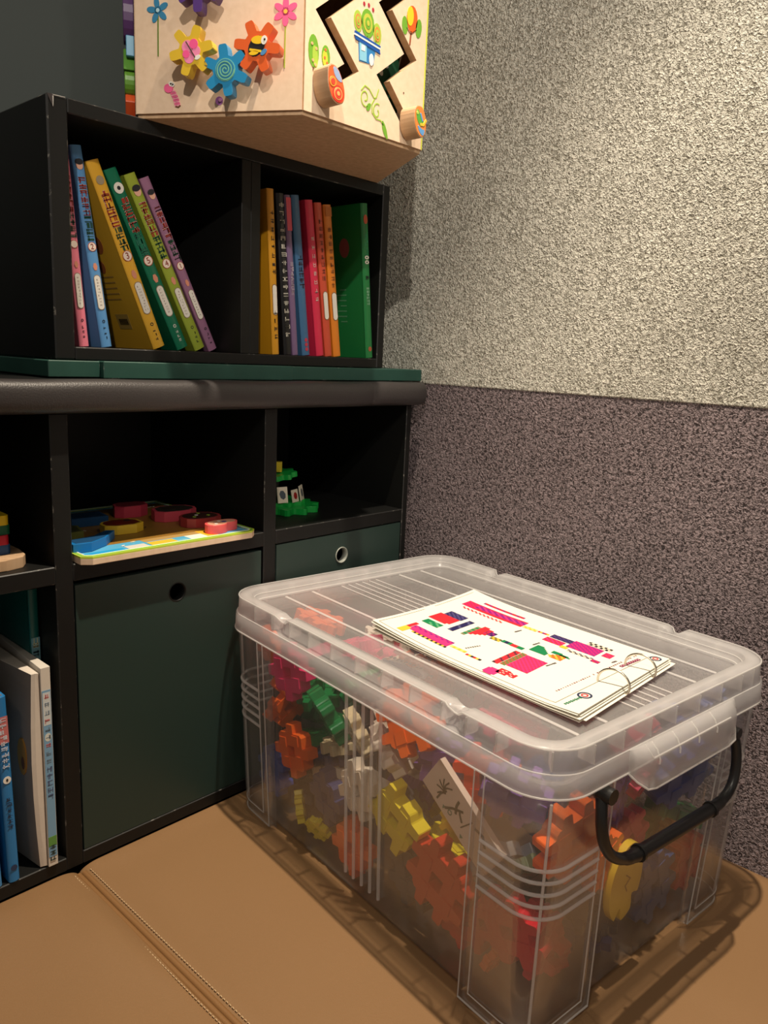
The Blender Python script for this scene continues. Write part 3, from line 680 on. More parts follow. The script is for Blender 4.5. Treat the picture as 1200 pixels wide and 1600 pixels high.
# ------------------------------------------------------------------ wooden puzzle on the middle shelf
ZS = .4287
pz = thing('puzzle_board', 'wooden picture puzzle board with yellow-green rim, in the middle cubby', 'puzzle', (0, 0, ZS))
m = MB(); out = [(.016, -.0205), (.268, -.0205), (.279, -.0110), (.279, .270), (.004, .270), (.004, -.0110)]
m.plate(out, 0, .0085, 0); m.build('base', [PLY], pz, bevel=.0008)
m = MB(); P_ = Prints([mat('lime_rim', srgb(200, 220, 70), .4)])
ins = lambda d: [(.016+d*.4, -.0205+d), (.268-d*.4, -.0205+d), (.279-d, -.0110+d*.4), (.279-d, .270-d), (.004+d, .270-d), (.004+d, -.0110+d*.4)]
m.plate(ins(0), .0085, .0110, 0, holes=[ins(.0065)]); m.plate(ins(.0065), .0085, .0092, P_(srgb(90, 175, 215)))
m.plate(ins(.0018), .0110, .0113, P_(srgb(120, 180, 60)), holes=[ins(.0045)]); m.plate(ins(.0062), .0108, .0116, P_(srgb(225, 240, 235)), holes=[ins(.0078)])
for x0, y0, x1, y1, c in ((.012, -.008, .070, .004, srgb(40, 160, 215)), (.075, -.010, .105, .010, srgb(215, 210, 200)), (.110, -.010, .150, .012, srgb(240, 190, 60)), (.150, -.010, .168, .002, srgb(120, 190, 210)), (.172, -.009, .200, .015, srgb(235, 235, 225)), (.200, -.004, .222, .03, srgb(245, 185, 50)), (.225, -.008, .268, .020, srgb(95, 170, 215)), (.02, .03, .27, .25, srgb(150, 110, 45)), (.11, .016, .20, .06, srgb(185, 150, 90))):
    qk = globals().get('qk', 0) + 1; m.plate(q4(x0, y0, x1, y1), .0092, .0093+.00004*(12-qk), P_(c))
for k in range(26):
    rg = random.Random(k); x = rg.uniform(.02, .26); y = rg.uniform(-.012, .24)
    m.plate(ell(x, y, rg.uniform(.002, .006), .0015, rg.uniform(0, 3), 8), .0096, .0101, P_(rg.choice((WHT, srgb(70, 60, 50), srgb(230, 225, 200)))))
m.build('picture_panel', P_.mats, pz)
def piece(poly, z, h, c, top, lab, dots=None):
    xs = sum(p[0] for p in poly)/len(poly); ys = sum(p[1] for p in poly)/len(poly)
    m = MB(); P = Prints([mat('piece_%02x%02x%02x' % tuple(int(255*q) for q in c), c, .4)]); lp = [(x-xs, y-ys) for x, y in poly]
    m.plate(lp, 0, h, 0, side=0); m.plate([(x*.86, y*.86) for x, y in lp], h, h+.0004, P(top))
    for k, (a, b, r_, cc) in enumerate(dots or []): m.plate(circ(a-xs, b-ys, r_, n=10), h+.0004, h+.0008, P(cc))
    o = m.build('puzzle_piece', P.mats, bevel=.0006, seg=1); o.location = (xs, ys, ZS+z); tag(o, lab, 'puzzle piece', 'wooden pieces lying in the picture puzzle')
RD = srgb(120, 30, 20); DK = srgb(50, 40, 35)
piece([(.006, .012), (.030, .010), (.060, .028), (.088, .058), (.078, .064), (.050, .044), (.006, .036)], .0098, .012, srgb(20, 110, 175), srgb(25, 70, 110), 'blue curved puzzle piece at the left side of the board')
piece(smooth_poly([(.086, .075), (.145, .070), (.148, .110), (.118, .118), (.088, .108)], 1), .0098, .013, srgb(225, 190, 55), srgb(110, 40, 20), 'yellow puzzle piece with dark red picture, middle of the board', [(.11, .09, .008, RD), (.13, .10, .005, DK)])
piece([(.008, .070), (.050, .072), (.060, .110), (.030, .125), (.008, .115)], .0098, .013, srgb(120, 125, 60), srgb(70, 75, 50), 'olive puzzle piece in the shade at the left rear', [(.02, .09, .004, WHT), (.04, .10, .004, WHT)])
piece(smooth_poly([(.205, .002), (.222, -.006), (.236, -.002), (.240, .004), (.258, .004), (.266, .014), (.262, .026), (.232, .030), (.210, .022)], 2), .0098, .0130, srgb(245, 95, 95), srgb(235, 170, 140), 'coral pink puzzle piece at the front right, half in the light', [(.240, .012, .004, srgb(60, 60, 150)), (.235, .018, .003, WHT), (.222, .006, .003, WHT)])
piece(smooth_poly([(.205, .048), (.240, .040), (.268, .052), (.262, .088), (.220, .092), (.200, .075)], 1), .0098, .014, srgb(150, 50, 50), srgb(60, 35, 30), 'dark red patterned puzzle piece behind the coral one', [(.22, .06, .003, LG), (.23, .07, .003, WHT), (.245, .06, .003, LG), (.24, .08, .003, LG)])
piece(smooth_poly([(.185, .110), (.235, .100), (.265, .115), (.255, .150), (.200, .155)], 1), .0098, .016, srgb(195, 70, 85), srgb(50, 45, 40), 'pink puzzle piece with black top towards the rear', [(.22, .13, .012, DK)])
piece(smooth_poly([(.150, .170), (.205, .165), (.215, .200), (.165, .210)], 1), .0098, .018, srgb(190, 60, 80), srgb(120, 40, 50), 'pink puzzle piece farthest back on the board')
piece([(.070, .150), (.125, .145), (.130, .185), (.075, .190)], .0098, .013, srgb(30, 75, 120), srgb(20, 50, 80), 'dark blue puzzle piece at the back of the board in deep shade')
# ------------------------------------------------------------------ stacking toy at the left edge
st = (-.088, .070)
m = MB(); m.plate(smooth_poly([(-.045, -.055), (.030, -.055), (.046, -.030), (.046, .05), (-.045, .05)], 1), 0, .0140, 0); o = m.build('stacking_toy', [PLYD], bevel=.001)
o.location = (*st, ZS); tag(o, 'pale wooden base board of the stacking toy at the left frame edge', 'toy')
for k, (c, nm) in enumerate(((srgb(20, 75, 130), 'dark blue wooden layer lying on the pale wooden base'), (srgb(190, 25, 50), 'red wooden layer between the blue and green ones'), (srgb(10, 95, 60), 'dark green wooden layer between the red and yellow ones'), (srgb(235, 200, 20), 'yellow wooden layer on top of the small stack'))):
    m = MB(); m.plate(rrect(.027, .030, .006), 0, .0122, 0); o = m.build('stacking_block', [mat('stack_paint_%d' % k, c, .45)], bevel=.0012); o.location = (st[0]+.002, st[1]+.003, ZS+.0141+.0124*k)
    o.rotation_euler = (0, 0, R((2, -3, 4, -1)[k])); tag(o, nm, 'toy block', 'coloured layers of the stacking toy')
# ------------------------------------------------------------------ green plastic flower toy in the right cubby
gt = thing('flower_building_toy', 'green plastic building toy with lobed base and small printed cards, in the right cubby', 'toy', (.446, .128, ZS))
def lobed(r, n, d=.12): return [((r*(1+d*math.cos(n*a)))*math.cos(a), (r*(1+d*math.cos(n*a)))*math.sin(a)) for a in [2*math.pi*k/96 for k in range(96)]]
GP = mat('green_toy_plastic', srgb(20, 150, 60), .3)
m = MB(); m.plate(lobed(.062, 12), 0, .011, 0); m.build('base', GP, gt, bevel=.001)
m = MB(); m.plate(lobed(.040, 10, .10), .011, .018, 0); m.build('tier', GP, gt, bevel=.001)
m = MB(); m.tube([(-.012, 0, .018), (-.012, 0, .066)], .006, 10); m.build('post', mat('toy_dark_post', (.02, .03, .02), .4), gt)
m = MB(); m.plate(lobed(.030, 8, .12), 0, .009, 0, Matrix.Translation((-.006, 0, .058)) @ Matrix.Rotation(R(-8), 4, 'Y')); m.build('ring', GP, gt, bevel=.001)
m = MB(); m.plate(circ(-.008, 0, .010, n=4), .068, .086, 0); m.build('top_block', mat('toy_yellow', srgb(215, 190, 50), .35), gt, bevel=.001)
for i, (x, y, a, h, lab) in enumerate(((.004, -.036, 20, .022, 'cream printed card'), (.028, -.026, 35, .026, 'white framed card'), (-.022, -.032, -10, .028, 'small white card'))):
    m = MB(); Mc = Matrix.Translation((x, y, .018)) @ Matrix.Rotation(R(a), 4, 'Z') @ Matrix.Rotation(R(80), 4, 'X')
    P_ = Prints([mat('toy_card', (.66, .60, .48), .5)]); m.plate(q4(-.010, 0, .010, h), -.001, .001, 0, Mc); m.plate(ell(0, h*.5, .006, h*.3, .3, 7), .001, .0014, P_((srgb(150, 30, 30), srgb(90, 95, 100), srgb(70, 80, 90))[i]), Mc)
    o = m.build('card', P_.mats, gt); o['label'] = lab

# ------------------------------------------------------------------ clear storage box
BX, BY, PHI = .4210, -.3370, -.1236
bxo = thing('storage_box', 'large clear plastic storage box full of coloured blocks, standing on the tan cushion', 'storage box', (BX, BY, .0015), PHI)
def tap(z): return .2020 + (z)*.036          # half width of the outside at height z
def tal(z): return .2865 + (z)*.036
m = MB(); rows = [[(x, y, z) for x, y in rrect(tap(z)-ins_, tal(z)-ins_, .028, 14, 8)] for z, ins_ in ((.0065, .006), (.0075, .0015), (.010, 0), (.06, 0), (.12, 0), (.18, 0), (.24, 0), (.292, 0), (.3095, 0))]
m.grid(rows, closed=True); m.add(rows[0], [tuple(range(len(rows[0])))[::-1]])
m.build('tub', PLAST, bxo, solid=.0018)
# corner posts that stand a little proud of the walls
def corner(su, sv, la, lb, z0, nm='corner_post'):
    """la: length of the flange on the long side, lb: on the short side"""
    def path(z, off, ea=0, eb=0, n=9):
        hw, hl, r = tap(z)+off, tal(z)+off, .030+off
        pts = [(-hw, -hl + la - ea)]
        pts += [(-hw, -hl + la - ea - (la-ea-r)*k/4) for k in range(1, 4)]
        pts += [(-hw + r - r*math.cos(R(90*k/n)), -hl + r - r*math.sin(R(90*k/n))) for k in range(n+1)]
        pts += [(-hw + r + (lb-eb-r)*k/4, -hl) for k in range(1, 4)] + [(-hw + lb - eb, -hl)]
        return [(x*-su, y*-sv, z) for x, y in pts]
    m = MB(); zs = [z0, z0+.001, .05, .12, .18, .24, .290]
    m.grid([path(z, .0085 if i else .0082) for i, z in enumerate(zs)])
    # returns to the wall at both ends and at the foot
    for e in (0, -1):
        m.grid([[path(z, .0085)[e] for z in zs], [path(z, .0)[e] for z in zs]])
    m.grid([path(z0, .0082), path(z0+.004, .001)])
    o = m.build(nm, PLASTLID if False else PLAST, bxo, solid=.0014)
    m = MB(); ins_ = .0145
    zz = [z0+.001, .05, .10, .15, .20, .25, .288]
    for e, ia, ib in ((0, 0, 0), (0, ins_, 0), (-1, 0, 0), (-1, 0, ins_)):
        m.tube([path(z if (ia == ib == 0 or z > z0+.002) else z0+.016, .0088, ia, ib)[e] for z in zz], .0009, 6)
    mid = len(path(.1, .0085))//2
    m.tube([path(z, .0088)[mid] for z in zz], .0017, 6)
    m.tube(path(z0+.001, .0086), .0012, 6); m.tube(path(z0+.016, .0088, ins_, ins_), .0007, 6)
    m.build('edge_ribs', PLASTEDGE, o)
    m = MB()
    for z in (.157, .171, .185, .199, .213): m.tube(path(z, .0090, ins_, ins_), .0020, 6)
    m.build('stacked_ribs', PLASTRIM, o)
    return o
corner(-1, -1, .098, .107, .0005); corner(-1, 1, .092, .085, .0005); corner(1, -1, .080, .100, .0005); corner(1, 1, .092, .085, .0005)
# upright ribs in the middle of each long wall
for sgn in (-1, 1):
    m = MB()
    for k in range(5):
        v = .022 - .0165*k
        m.tube([(sgn*(tap(z)+.0012), v-.0006*k, z) for z in (.028, .10, .20, .292)], .0024, 6)
    m.build('wall_ribs', PLASTRIM, bxo)
m = MB()
for sgn in (-1, 1):
    pth = [(x, y, .3075) for x, y in rrect(tap(.3075)+.002, tal(.3075)+.002, .03, 6, 8)]
m.tube(pth, .0018, 6, closed=True); m.build('tub_rim', PLASTLID, bxo)
# black bail handle on the short side
hd = MB(); yv = -.3115
P = [(-.1400, yv+.004, .283), (-.1440, yv, .268), (-.1450, yv-.003, .250), (-.1390, yv-.005, .228), (-.124, yv-.006, .210), (-.100, yv-.006, .197), (-.075, yv-.006, .1925), (-.02, yv-.006, .1900), (.04, yv-.006, .1880), (.085, yv-.006, .1868), (.110, yv-.006, .189), (.128, yv-.006, .198), (.138, yv-.005, .214), (.141, yv-.003, .235), (.139, yv, .255), (.134, yv+.004, .270)]
def catmull(P, n=6):
    P = [Vector(p) for p in P]; o = []
    for i in range(len(P)-1):
        a = P[max(0, i-1)]; b = P[i]; c = P[i+1]; d = P[min(len(P)-1, i+2)]
        for k in range(n):
            t = k/n; o.append(.5*((2*b)+(c-a)*t+(2*a-5*b+4*c-d)*t*t+(3*b-a-3*c+d)*t**3))
    return o + [P[-1]]
cp = catmull(P); rad = [.0062 if p.x < -.100 or p.x > .108 else (.0078 if -.085 < p.x < .095 else .0070) for p in cp]
hd.tube(cp, rad, 12); h_o = hd.build('handle', BLK, bxo)
for px, pz_ in ((-.074, .1925), (.081, .187)):
    m = MB(); m.tube([(px, yv-.006, pz_), (px+.004, yv-.006, pz_)], .0098, 12); m.build('handle_collar', BLK, h_o)
m = MB(); m.tube([(-.1400, yv+.012, .284), (-.1400, yv-.010, .284)], .0085, 12); m.build('pivot_peg', BLK, h_o)
m = MB(); m.tube([(.134, yv+.012, .270), (.134, yv-.006, .270)], .0070, 12); m.build('pivot_peg', BLK, h_o)

# ------------------------------------------------------------------ lid
LW, LL, LR = .2264, .3107, .052
lid = thing('box_lid', 'milky clear snap-on lid with raised rim, closed on the storage box', 'lid', (BX, BY, .0015), PHI)
NS = 90
def notch(x, y):
    if abs(x) < LW-.04: return 0
    for c in (.160, -.176):
        d = abs(y-c)
        if d < .011: return 1 - (d/.011)**2
    return 0
def inset_mid(x, y): return (.0035 if -.166 < y < .150 else 0) if abs(x) > LW-.045 and abs(y) < .22 else 0
def ring(d, z, k=1.0, nk=1.0):
    pts = []
    for x, y in rrect(LW-d, LL-d, LR-d, NS, 10):
        t = notch(x, y); i = inset_mid(x, y)*nk
        pts.append((x - math.copysign(i + .006*t*nk, x) if (i or t) else x, y, z - .0085*t*k))
    return pts
m = MB(); prof = [(-.0045, .2965, 0, 0), (-.0045, .3000, 0, 0), (-.0035, .3200, 0, 0), (-.0005, .3225, 0, .4), (.0000, .3250, .1, 1), (.0008, .3440, 1, 1), (.0030, .3468, 1, 1), (.0190, .3468, .8, .6), (.0205, .3450, .5, .3), (.0260, .3330, 0, 0), (.0290, .3318, 0, 0)]
rows = [ring(d, z, k, nk) for d, z, k, nk in prof]
m.grid(rows, closed=True)
m.build('rim', PLASTRIM, lid, solid=.0014)
# recessed centre panel with long stiffening bars
m = MB(); pr = rrect(LW-.0290, LL-.0290, LR-.0290, 4, 10); m.plate(pr, .3300, .3316, 0)
m.build('panel', PLASTLID, lid)
m = MB()
for u in (-.142, -.092, .092, .142):
    m.box((u-.0022, -LL+.036, .3317), (u+.0022, LL-.036, .3330))
for k in range(6):
    u = -.034 + .0145*k; m.box((u-.0011, -LL+.036, .3317), (u+.0011, LL-.036, .3327))
m.build('panel_bars', PLASTEDGE, lid, bevel=.0005, seg=1)
# cross ribs under the rim and bright edges
m = MB()
def rib(x, y, nx, ny, d0=-.0007, d1=.0185, z0=.3235, z1=.3440):
    tx, ty = -ny*.0008, nx*.0008
    a = (x-nx*d0, y-ny*d0); b = (x-nx*d1, y-ny*d1)
    vs = [(a[0]-tx, a[1]-ty), (a[0]+tx, a[1]+ty), (b[0]+tx, b[1]+ty), (b[0]-tx, b[1]-ty)]
    m.add([(p[0], p[1], z0) for p in vs] + [(p[0], p[1], z1) for p in vs], [(0,3,2,1),(4,5,6,7),(0,1,5,4),(1,2,6,5),(2,3,7,6),(3,0,4,7)])
for s_ in (-1, 1):
    for v in (-.238, -.196, -.156, -.105, -.055, -.005, .045, .095, .140, .180, .225): rib(s_*(LW-inset_mid(s_*LW, v)), v, s_, 0)
    for u in (-.165, -.115, -.065, -.015, .035, .085, .135, .165): rib(u, s_*LL, 0, s_)
    for t_ in (-1, 1):
        cx, cy = s_*(LW-LR), t_*(LL-LR); k = math.sqrt(.5); rib(cx+s_*LR*k, cy+t_*LR*k, s_*k, t_*k)
m.tube(ring(.0008, .3462), .0011, 6, closed=True); m.tube(ring(-.0045, .2970, 0, 0), .0012, 6, closed=True); m.tube(ring(-.0018, .3212, 0, 0), .0010, 6, closed=True)
m.tube([(x, y, .3330) for x, y in rrect(LW-.0262, LL-.0262, LR-.0262, 6, 10)], .0009, 6, closed=True)
m.tube([(x, y, .3400) for x, y in rrect(LW-.0228, LL-.0228, LR-.0228, 6, 10)], .0006, 6, closed=True)
m.build('rim_edges', PLASTEDGE, lid)
# grip tab in the middle of the short side
def tab(sgn, z_lo):
    m = MB(); rows = []
    us = [(-.112, .0), (-.104, .35), (-.092, .8), (-.078, 1), (-.03, 1), (.03, 1), (.078, 1), (.096, .85), (.108, .35), (.114, 0)]
    us = [(-.108, 0), (-.100, .45), (-.088, .9), (-.075, 1), (-.03, 1), (.03, 1), (.080, 1), (.098, .9), (.108, .45), (.114, 0)]
    for u, k in us:
        o_ = .0045+.013*k; zb = .2965-(.2965-z_lo)*k
        rows.append([(u, sgn*(LL+y_), z_) for y_, z_ in ((.0035, .3225), (.0035+.35*(o_-.0035), .3215), (o_*.92, .3120), (o_, .3060), (o_, (.3060+zb)/2), (o_+.0012*k, zb))])
    m.grid(rows, sm=True); o = m.build('grip_tab', PLASTRIM, lid, solid=.0016)
    m = MB()
    for u in (-.072, -.032, .008, .048): 
        m.tube([(u, sgn*(LL+.006), .3220), (u, sgn*(LL+.0135), .3160), (u, sgn*(LL+.0180), .3075), (u, sgn*(LL+.0183), .302)], .0011, 6)
    m.tube([(u, sgn*(LL+.0045+.0142*k+.0005), .2965-(.2965-z_lo)*k) for u, k in us], .0011, 6)
    m.tube([(-.084, sgn*(LL+.006), .3222), (-.082, sgn*(LL+.0165), .3110), (-.02, sgn*(LL+.0168), .3108), (.08, sgn*(LL+.0168), .3108)], .0010, 6)
    m.build('grip_ribs', PLASTEDGE, o)
tab(-1, .2760)

# ------------------------------------------------------------------ ring-bound picture cards on the lid
E_ = Vector((.2360, .0030)).normalized()
A_ = Vector((.3000, -.2460)); Bv = Vector((.5350, -.2430)); Cv = Vector((.5020, -.5770)); Dv = Vector((.2665, -.5800))
ZL = .3338 + .0015
cards = thing('picture_cards', 'ring-bound stack of cream cards with colourful block pictures, lying on the box lid', 'cards', (A_.x, A_.y, ZL))
def sheet(r, s, lift=0, dr=0, ds=0, k=1.0):
    """point on a sheet: r across, s from the far end to the bound end"""
    p = A_.lerp(Bv, r+dr).lerp(Dv.lerp(Cv, r+dr), s+ds)
    z = .0005 + lift + k*(.010*(1-r)**2*(max(0, .5-s)/.5)**2 + .007*r**2*(max(0, .35-s)/.35)**2 + .004*(max(0, s-.86)/.14)*(1-.5*r) + .0035*math.sin(math.pi*r)*0)
    return (p.x-A_.x, p.y-A_.y, z)
def sheetmesh(lift, dr, ds, k, rmax=1, smax=1, th=.0005):
    m = MB(); N, Mn = 10, 16
    top = [[Vector(sheet(rmax*i/N, smax*j/Mn, lift, dr, ds, k)) for i in range(N+1)] for j in range(Mn+1)]
    m.grid(top[::-1]); bot = [[p - Vector((0, 0, th)) for p in r_] for r_ in top]; m.grid(bot)
    m.grid([top[0], bot[0]]); m.grid([bot[-1], top[-1]]); m.grid([[r_[0] for r_ in bot], [r_[0] for r_ in top]]); m.grid([[r_[-1] for r_ in top], [r_[-1] for r_ in bot]])
    return m
for i, (lift, dr, ds, k) in enumerate(((.0006, .030, -.012, .25), (.0014, -.004, .006, .2), (.0022, .022, .020, .3), (.0030, .006, -.006, .4), (.0038, -.012, .010, .55), (.0048, .012, .004, .7), (.0058, -.008, -.002, .85))):
    sheetmesh(lift, dr, ds, k).build('sheet', PAPER, cards)
m = sheetmesh(.0068, 0, 0, 1.0)
P_ = Prints([PAPER]); TOPL = .0072
def sp(r, s, q=0): return sheet(r, s, TOPL+q*.00012)
def quad(r0, s0, r1, s1, r2, s2, r3, s3, c, q=0): m.add([sp(r0, s0, q), sp(r1, s1, q), sp(r2, s2, q), sp(r3, s3, q)], [(0, 1, 2, 3)], P_(c))
def cell(r, s, w_, h_, c, q=0, ang=0):
    ca, sa = math.cos(ang), math.sin(ang); pts = [(-w_, -h_), (w_, -h_), (w_, h_), (-w_, h_)]
    m.add([sp(r+(x*ca-y*sa*1.42), s+(x*sa/1.42+y*ca), q) for x, y in pts], [(0, 1, 2, 3)], P_(c))
def patch(r0, s0, r1, s1, nr, ns, fn, taper=None):
    """block picture: nr by ns little cells; fn gives a colour or nothing"""
    for i in range(nr):
        for j in range(ns):
            c = fn(i, j)
            if c is None: continue
            a = r0+(r1-r0)*i/nr; b = r0+(r1-r0)*(i+1)/nr; u = s0+(s1-s0)*j/ns; v = s0+(s1-s0)*(j+1)/ns
            quad(a, u, b, u, b, v, a, v, c)
MAG = srgb(225, 35, 110); RED_ = srgb(220, 40, 50); NAV = srgb(35, 30, 80); GR_ = srgb(15, 125, 75); YEL = srgb(240, 190, 60); PUR = srgb(140, 30, 120); CRM = srgb(235, 215, 190); HOT = srgb(240, 50, 120)
chk = lambda a, b: (lambda i, j: a if (i+j) % 2 else b)
# pencil shape at the left
patch(.060, .105, .145, .140, 3, 2, lambda i, j: YEL); patch(.145, .105, .235, .125, 5, 1, lambda i, j: RED_); patch(.125, .128, .205, .345, 5, 14, lambda i, j: HOT if i < 3 else (PUR if (i+j) % 2 else HOT))
patch(.105, .160, .122, .350, 1, 16, lambda i, j: (.02, .02, .02) if j % 2 else YEL); patch(.145, .350, .170, .430, 1, 6, lambda i, j: YEL if j % 2 else srgb(240, 220, 120)); patch(.130, .440, .150, .515, 1, 6, lambda i, j: (RED_, YEL, (.02, .02, .02))[j % 3])
# green / red / navy blocks
patch(.285, .105, .350, .195, 4, 6, lambda i, j: GR_ if not (i+j) % 3 == 0 or j < 2 else srgb(100, 170, 120)); patch(.375, .088, .500, .200, 6, 8, lambda i, j: RED_ if not ((i in (0,)) and j > 6) else None)
patch(.500, .105, .580, .205, 5, 7, chk(NAV, srgb(80, 75, 120))); patch(.330, .228, .550, .258, 12, 2, lambda i, j: NAV if (i+j) % 5 else srgb(90, 90, 130))
# butterfly-like shape with tail
patch(.345, .292, .520, .312, 9, 1, lambda i, j: GR_ if i % 2 else srgb(130, 130, 90)); patch(.365, .312, .555, .372, 10, 4, lambda i, j: RED_ if i > j and i < 10-(j//2) else None); patch(.46, .345, .52, .40, 3, 4, chk(NAV, PUR))
patch(.430, .400, .470, .450, 2, 4, chk(YEL, srgb(90, 90, 40))); patch(.445, .452, .480, .500, 2, 3, lambda i, j: NAV if j == 1 else GR_); patch(.440, .500, .475, .560, 2, 4, lambda i, j: RED_ if j < 2 else GR_)
# long ship
patch(.735, .075, .830, .410, 7, 26, lambda i, j: (HOT if (i+j) % 3 == 0 else PUR) if 1 < i < 6 and j > 4 else (RED_ if (i+j) % 2 or j > 6 else MAG)); patch(.690, .100, .715, .330, 2, 20, lambda i, j: RED_ if (i+j) % 2 else None); patch(.865, .135, .890, .365, 2, 18, lambda i, j: RED_ if (i+j) % 3 else PUR)
patch(.742, .415, .775, .485, 2, 6, chk(YEL, srgb(240, 215, 130))); patch(.752, .490, .772, .545, 1, 5, lambda i, j: (RED_, YEL, PUR)[j % 3])
# fish, crab, dragon
patch(.035, .570, .120, .625, 8, 6, lambda i, j: HOT if abs(i-3.5)+abs(j-2.5) < 5.2 else None); patch(.085, .610, .150, .690, 7, 7, lambda i, j: RED_ if (i*j) % 3 != 1 and abs(i-3) < 4-j*.3 else None)
patch(.175, .548, .405, .575, 14, 2, lambda i, j: RED_ if (i+j) % 4 else (.05, .02, .04)); patch(.190, .578, .410, .602, 14, 2, lambda i, j: srgb(100, 120, 60) if (i+j) % 2 else srgb(170, 90, 60)); patch(.200, .604, .405, .700, 14, 9, lambda i, j: HOT if (i+j) % 2 else srgb(235, 40, 80))
patch(.480, .575, .580, .650, 7, 7, lambda i, j: GR_ if i+j < 9 else None); patch(.455, .655, .560, .720, 7, 6, lambda i, j: (srgb(235, 110, 40) if (i+j) % 3 else YEL) if i > 2-j*.2 and i-j < 4 else None); patch(.545, .650, .580, .735, 3, 8, lambda i, j: GR_ if i+j*.3 < 3 else None)
# train
patch(.745, .555, .800, .655, 4, 8, chk(NAV, srgb(80, 60, 110))); patch(.670, .550, .735, .640, 4, 7, lambda i, j: RED_ if (i+j) % 2 else HOT); patch(.655, .640, .690, .672, 2, 2, lambda i, j: YEL)
patch(.695, .655, .815, .785, 8, 9, chk(MAG, PUR)); patch(.825, .700, .870, .805, 2, 9, lambda i, j: (.02, .02, .02) if (i+j) % 2 else CRM); patch(.640, .680, .665, .795, 2, 9, lambda i, j: (.03, .02, .04) if (i+j) % 2 else CRM); patch(.620, .795, .655, .830, 3, 3, chk(RED_, PUR)); patch(.735, .800, .800, .838, 5, 3, chk(RED_, HOT))
# captions and the line of print: illegible dark dashes
rg = random.Random(5)
for r0, s0, r1, s1 in ((.203, .405, .294, .425), (.640, .430, .690, .436), (.370, .710, .440, .718), (.560, .560, .610, .565), (.700, .862, .735, .866)):
    for k in range(7): cell(r0+(r1-r0)*k/6, s0+(s1-s0)*k/6, .0045, .0030+.002*rg.random(), srgb(90, 80, 80))
for k in range(40):
    if rg.random() < .85: cell(.151+.743*k/39, .850+.044*k/39, .0060*rg.uniform(.5, 1), .0042*rg.uniform(.6, 1), srgb(130, 60, 70))
for k in range(9): cell(.690+.020*k, .905+.0018*k, .0105, .0075, srgb(120, 20, 60)); cell(.690+.020*k, .905+.0018*k, .0035, .0035, srgb(235, 190, 200), 1)
for a, b in (((.03, .898), (.93, .935)), ((.03, .02), (.03, .898)), ((.03, .02), (.45, .02)), ((.55, .02), (.96, .02))):
    dx, dy = b[0]-a[0], b[1]-a[1]; N = 12; w_ = .0016
    for k in range(N):
        p0 = (a[0]+dx*k/N, a[1]+dy*k/N); p1 = (a[0]+dx*(k+1)/N, a[1]+dy*(k+1)/N); wx, wy = (w_, 0) if abs(dy) > abs(dx) else (0, w_*.7)
        quad(p0[0]-wx, p0[1]-wy, p1[0]-wx, p1[1]-wy, p1[0]+wx, p1[1]+wy, p0[0]+wx, p0[1]+wy, srgb(150, 140, 120))
def logo(rc, sc_, rr_):
    n = 24
    for q0, q1, c, z in ((1.0, .72, srgb(40, 50, 80), 0), (.5, .30, srgb(210, 50, 60), 1)):
        for k in range(n):
            a0, a1 = 2*math.pi*k/n, 2*math.pi*(k+1)/n
            quad(rc+rr_*q0*math.cos(a0), sc_+rr_/1.42*q0*math.sin(a0), rc+rr_*q0*math.cos(a1), sc_+rr_/1.42*q0*math.sin(a1), rc+rr_*q1*math.cos(a1), sc_+rr_/1.42*q1*math.sin(a1), rc+rr_*q1*math.cos(a0), sc_+rr_/1.42*q1*math.sin(a0), c, z)
logo(.204, .940, .038); logo(.935, .962, .034)
for k in range(8): cell(.050+.016*k, .928+.0015*k, .0052, .0065*(1 if k % 2 else .8), srgb(20, 120, 80))
m.build('top_sheet', P_.mats, cards)
# two wire rings
for r_, lab in ((.430, None), (.735, None)):
    c = Vector(sheet(r_, .985, .004)); d = (Vector(sheet(r_, 1.0)) - Vector(sheet(r_, .9))).normalized(); d.z = 0; d.normalize()
    m = MB(); side = Vector((-d.y, d.x, 0)); ax = (d*1.0 + side*.15).normalized()
    n = 30; m.tube([c + ax*(.0195*math.cos(2*math.pi*k/n)-.006) + Vector((0, 0, max(-.0030, .0165*math.sin(2*math.pi*k/n)+.0045))) for k in range(n)], .0014, 8, closed=True)
    m.build('binder_ring', STEEL, cards)

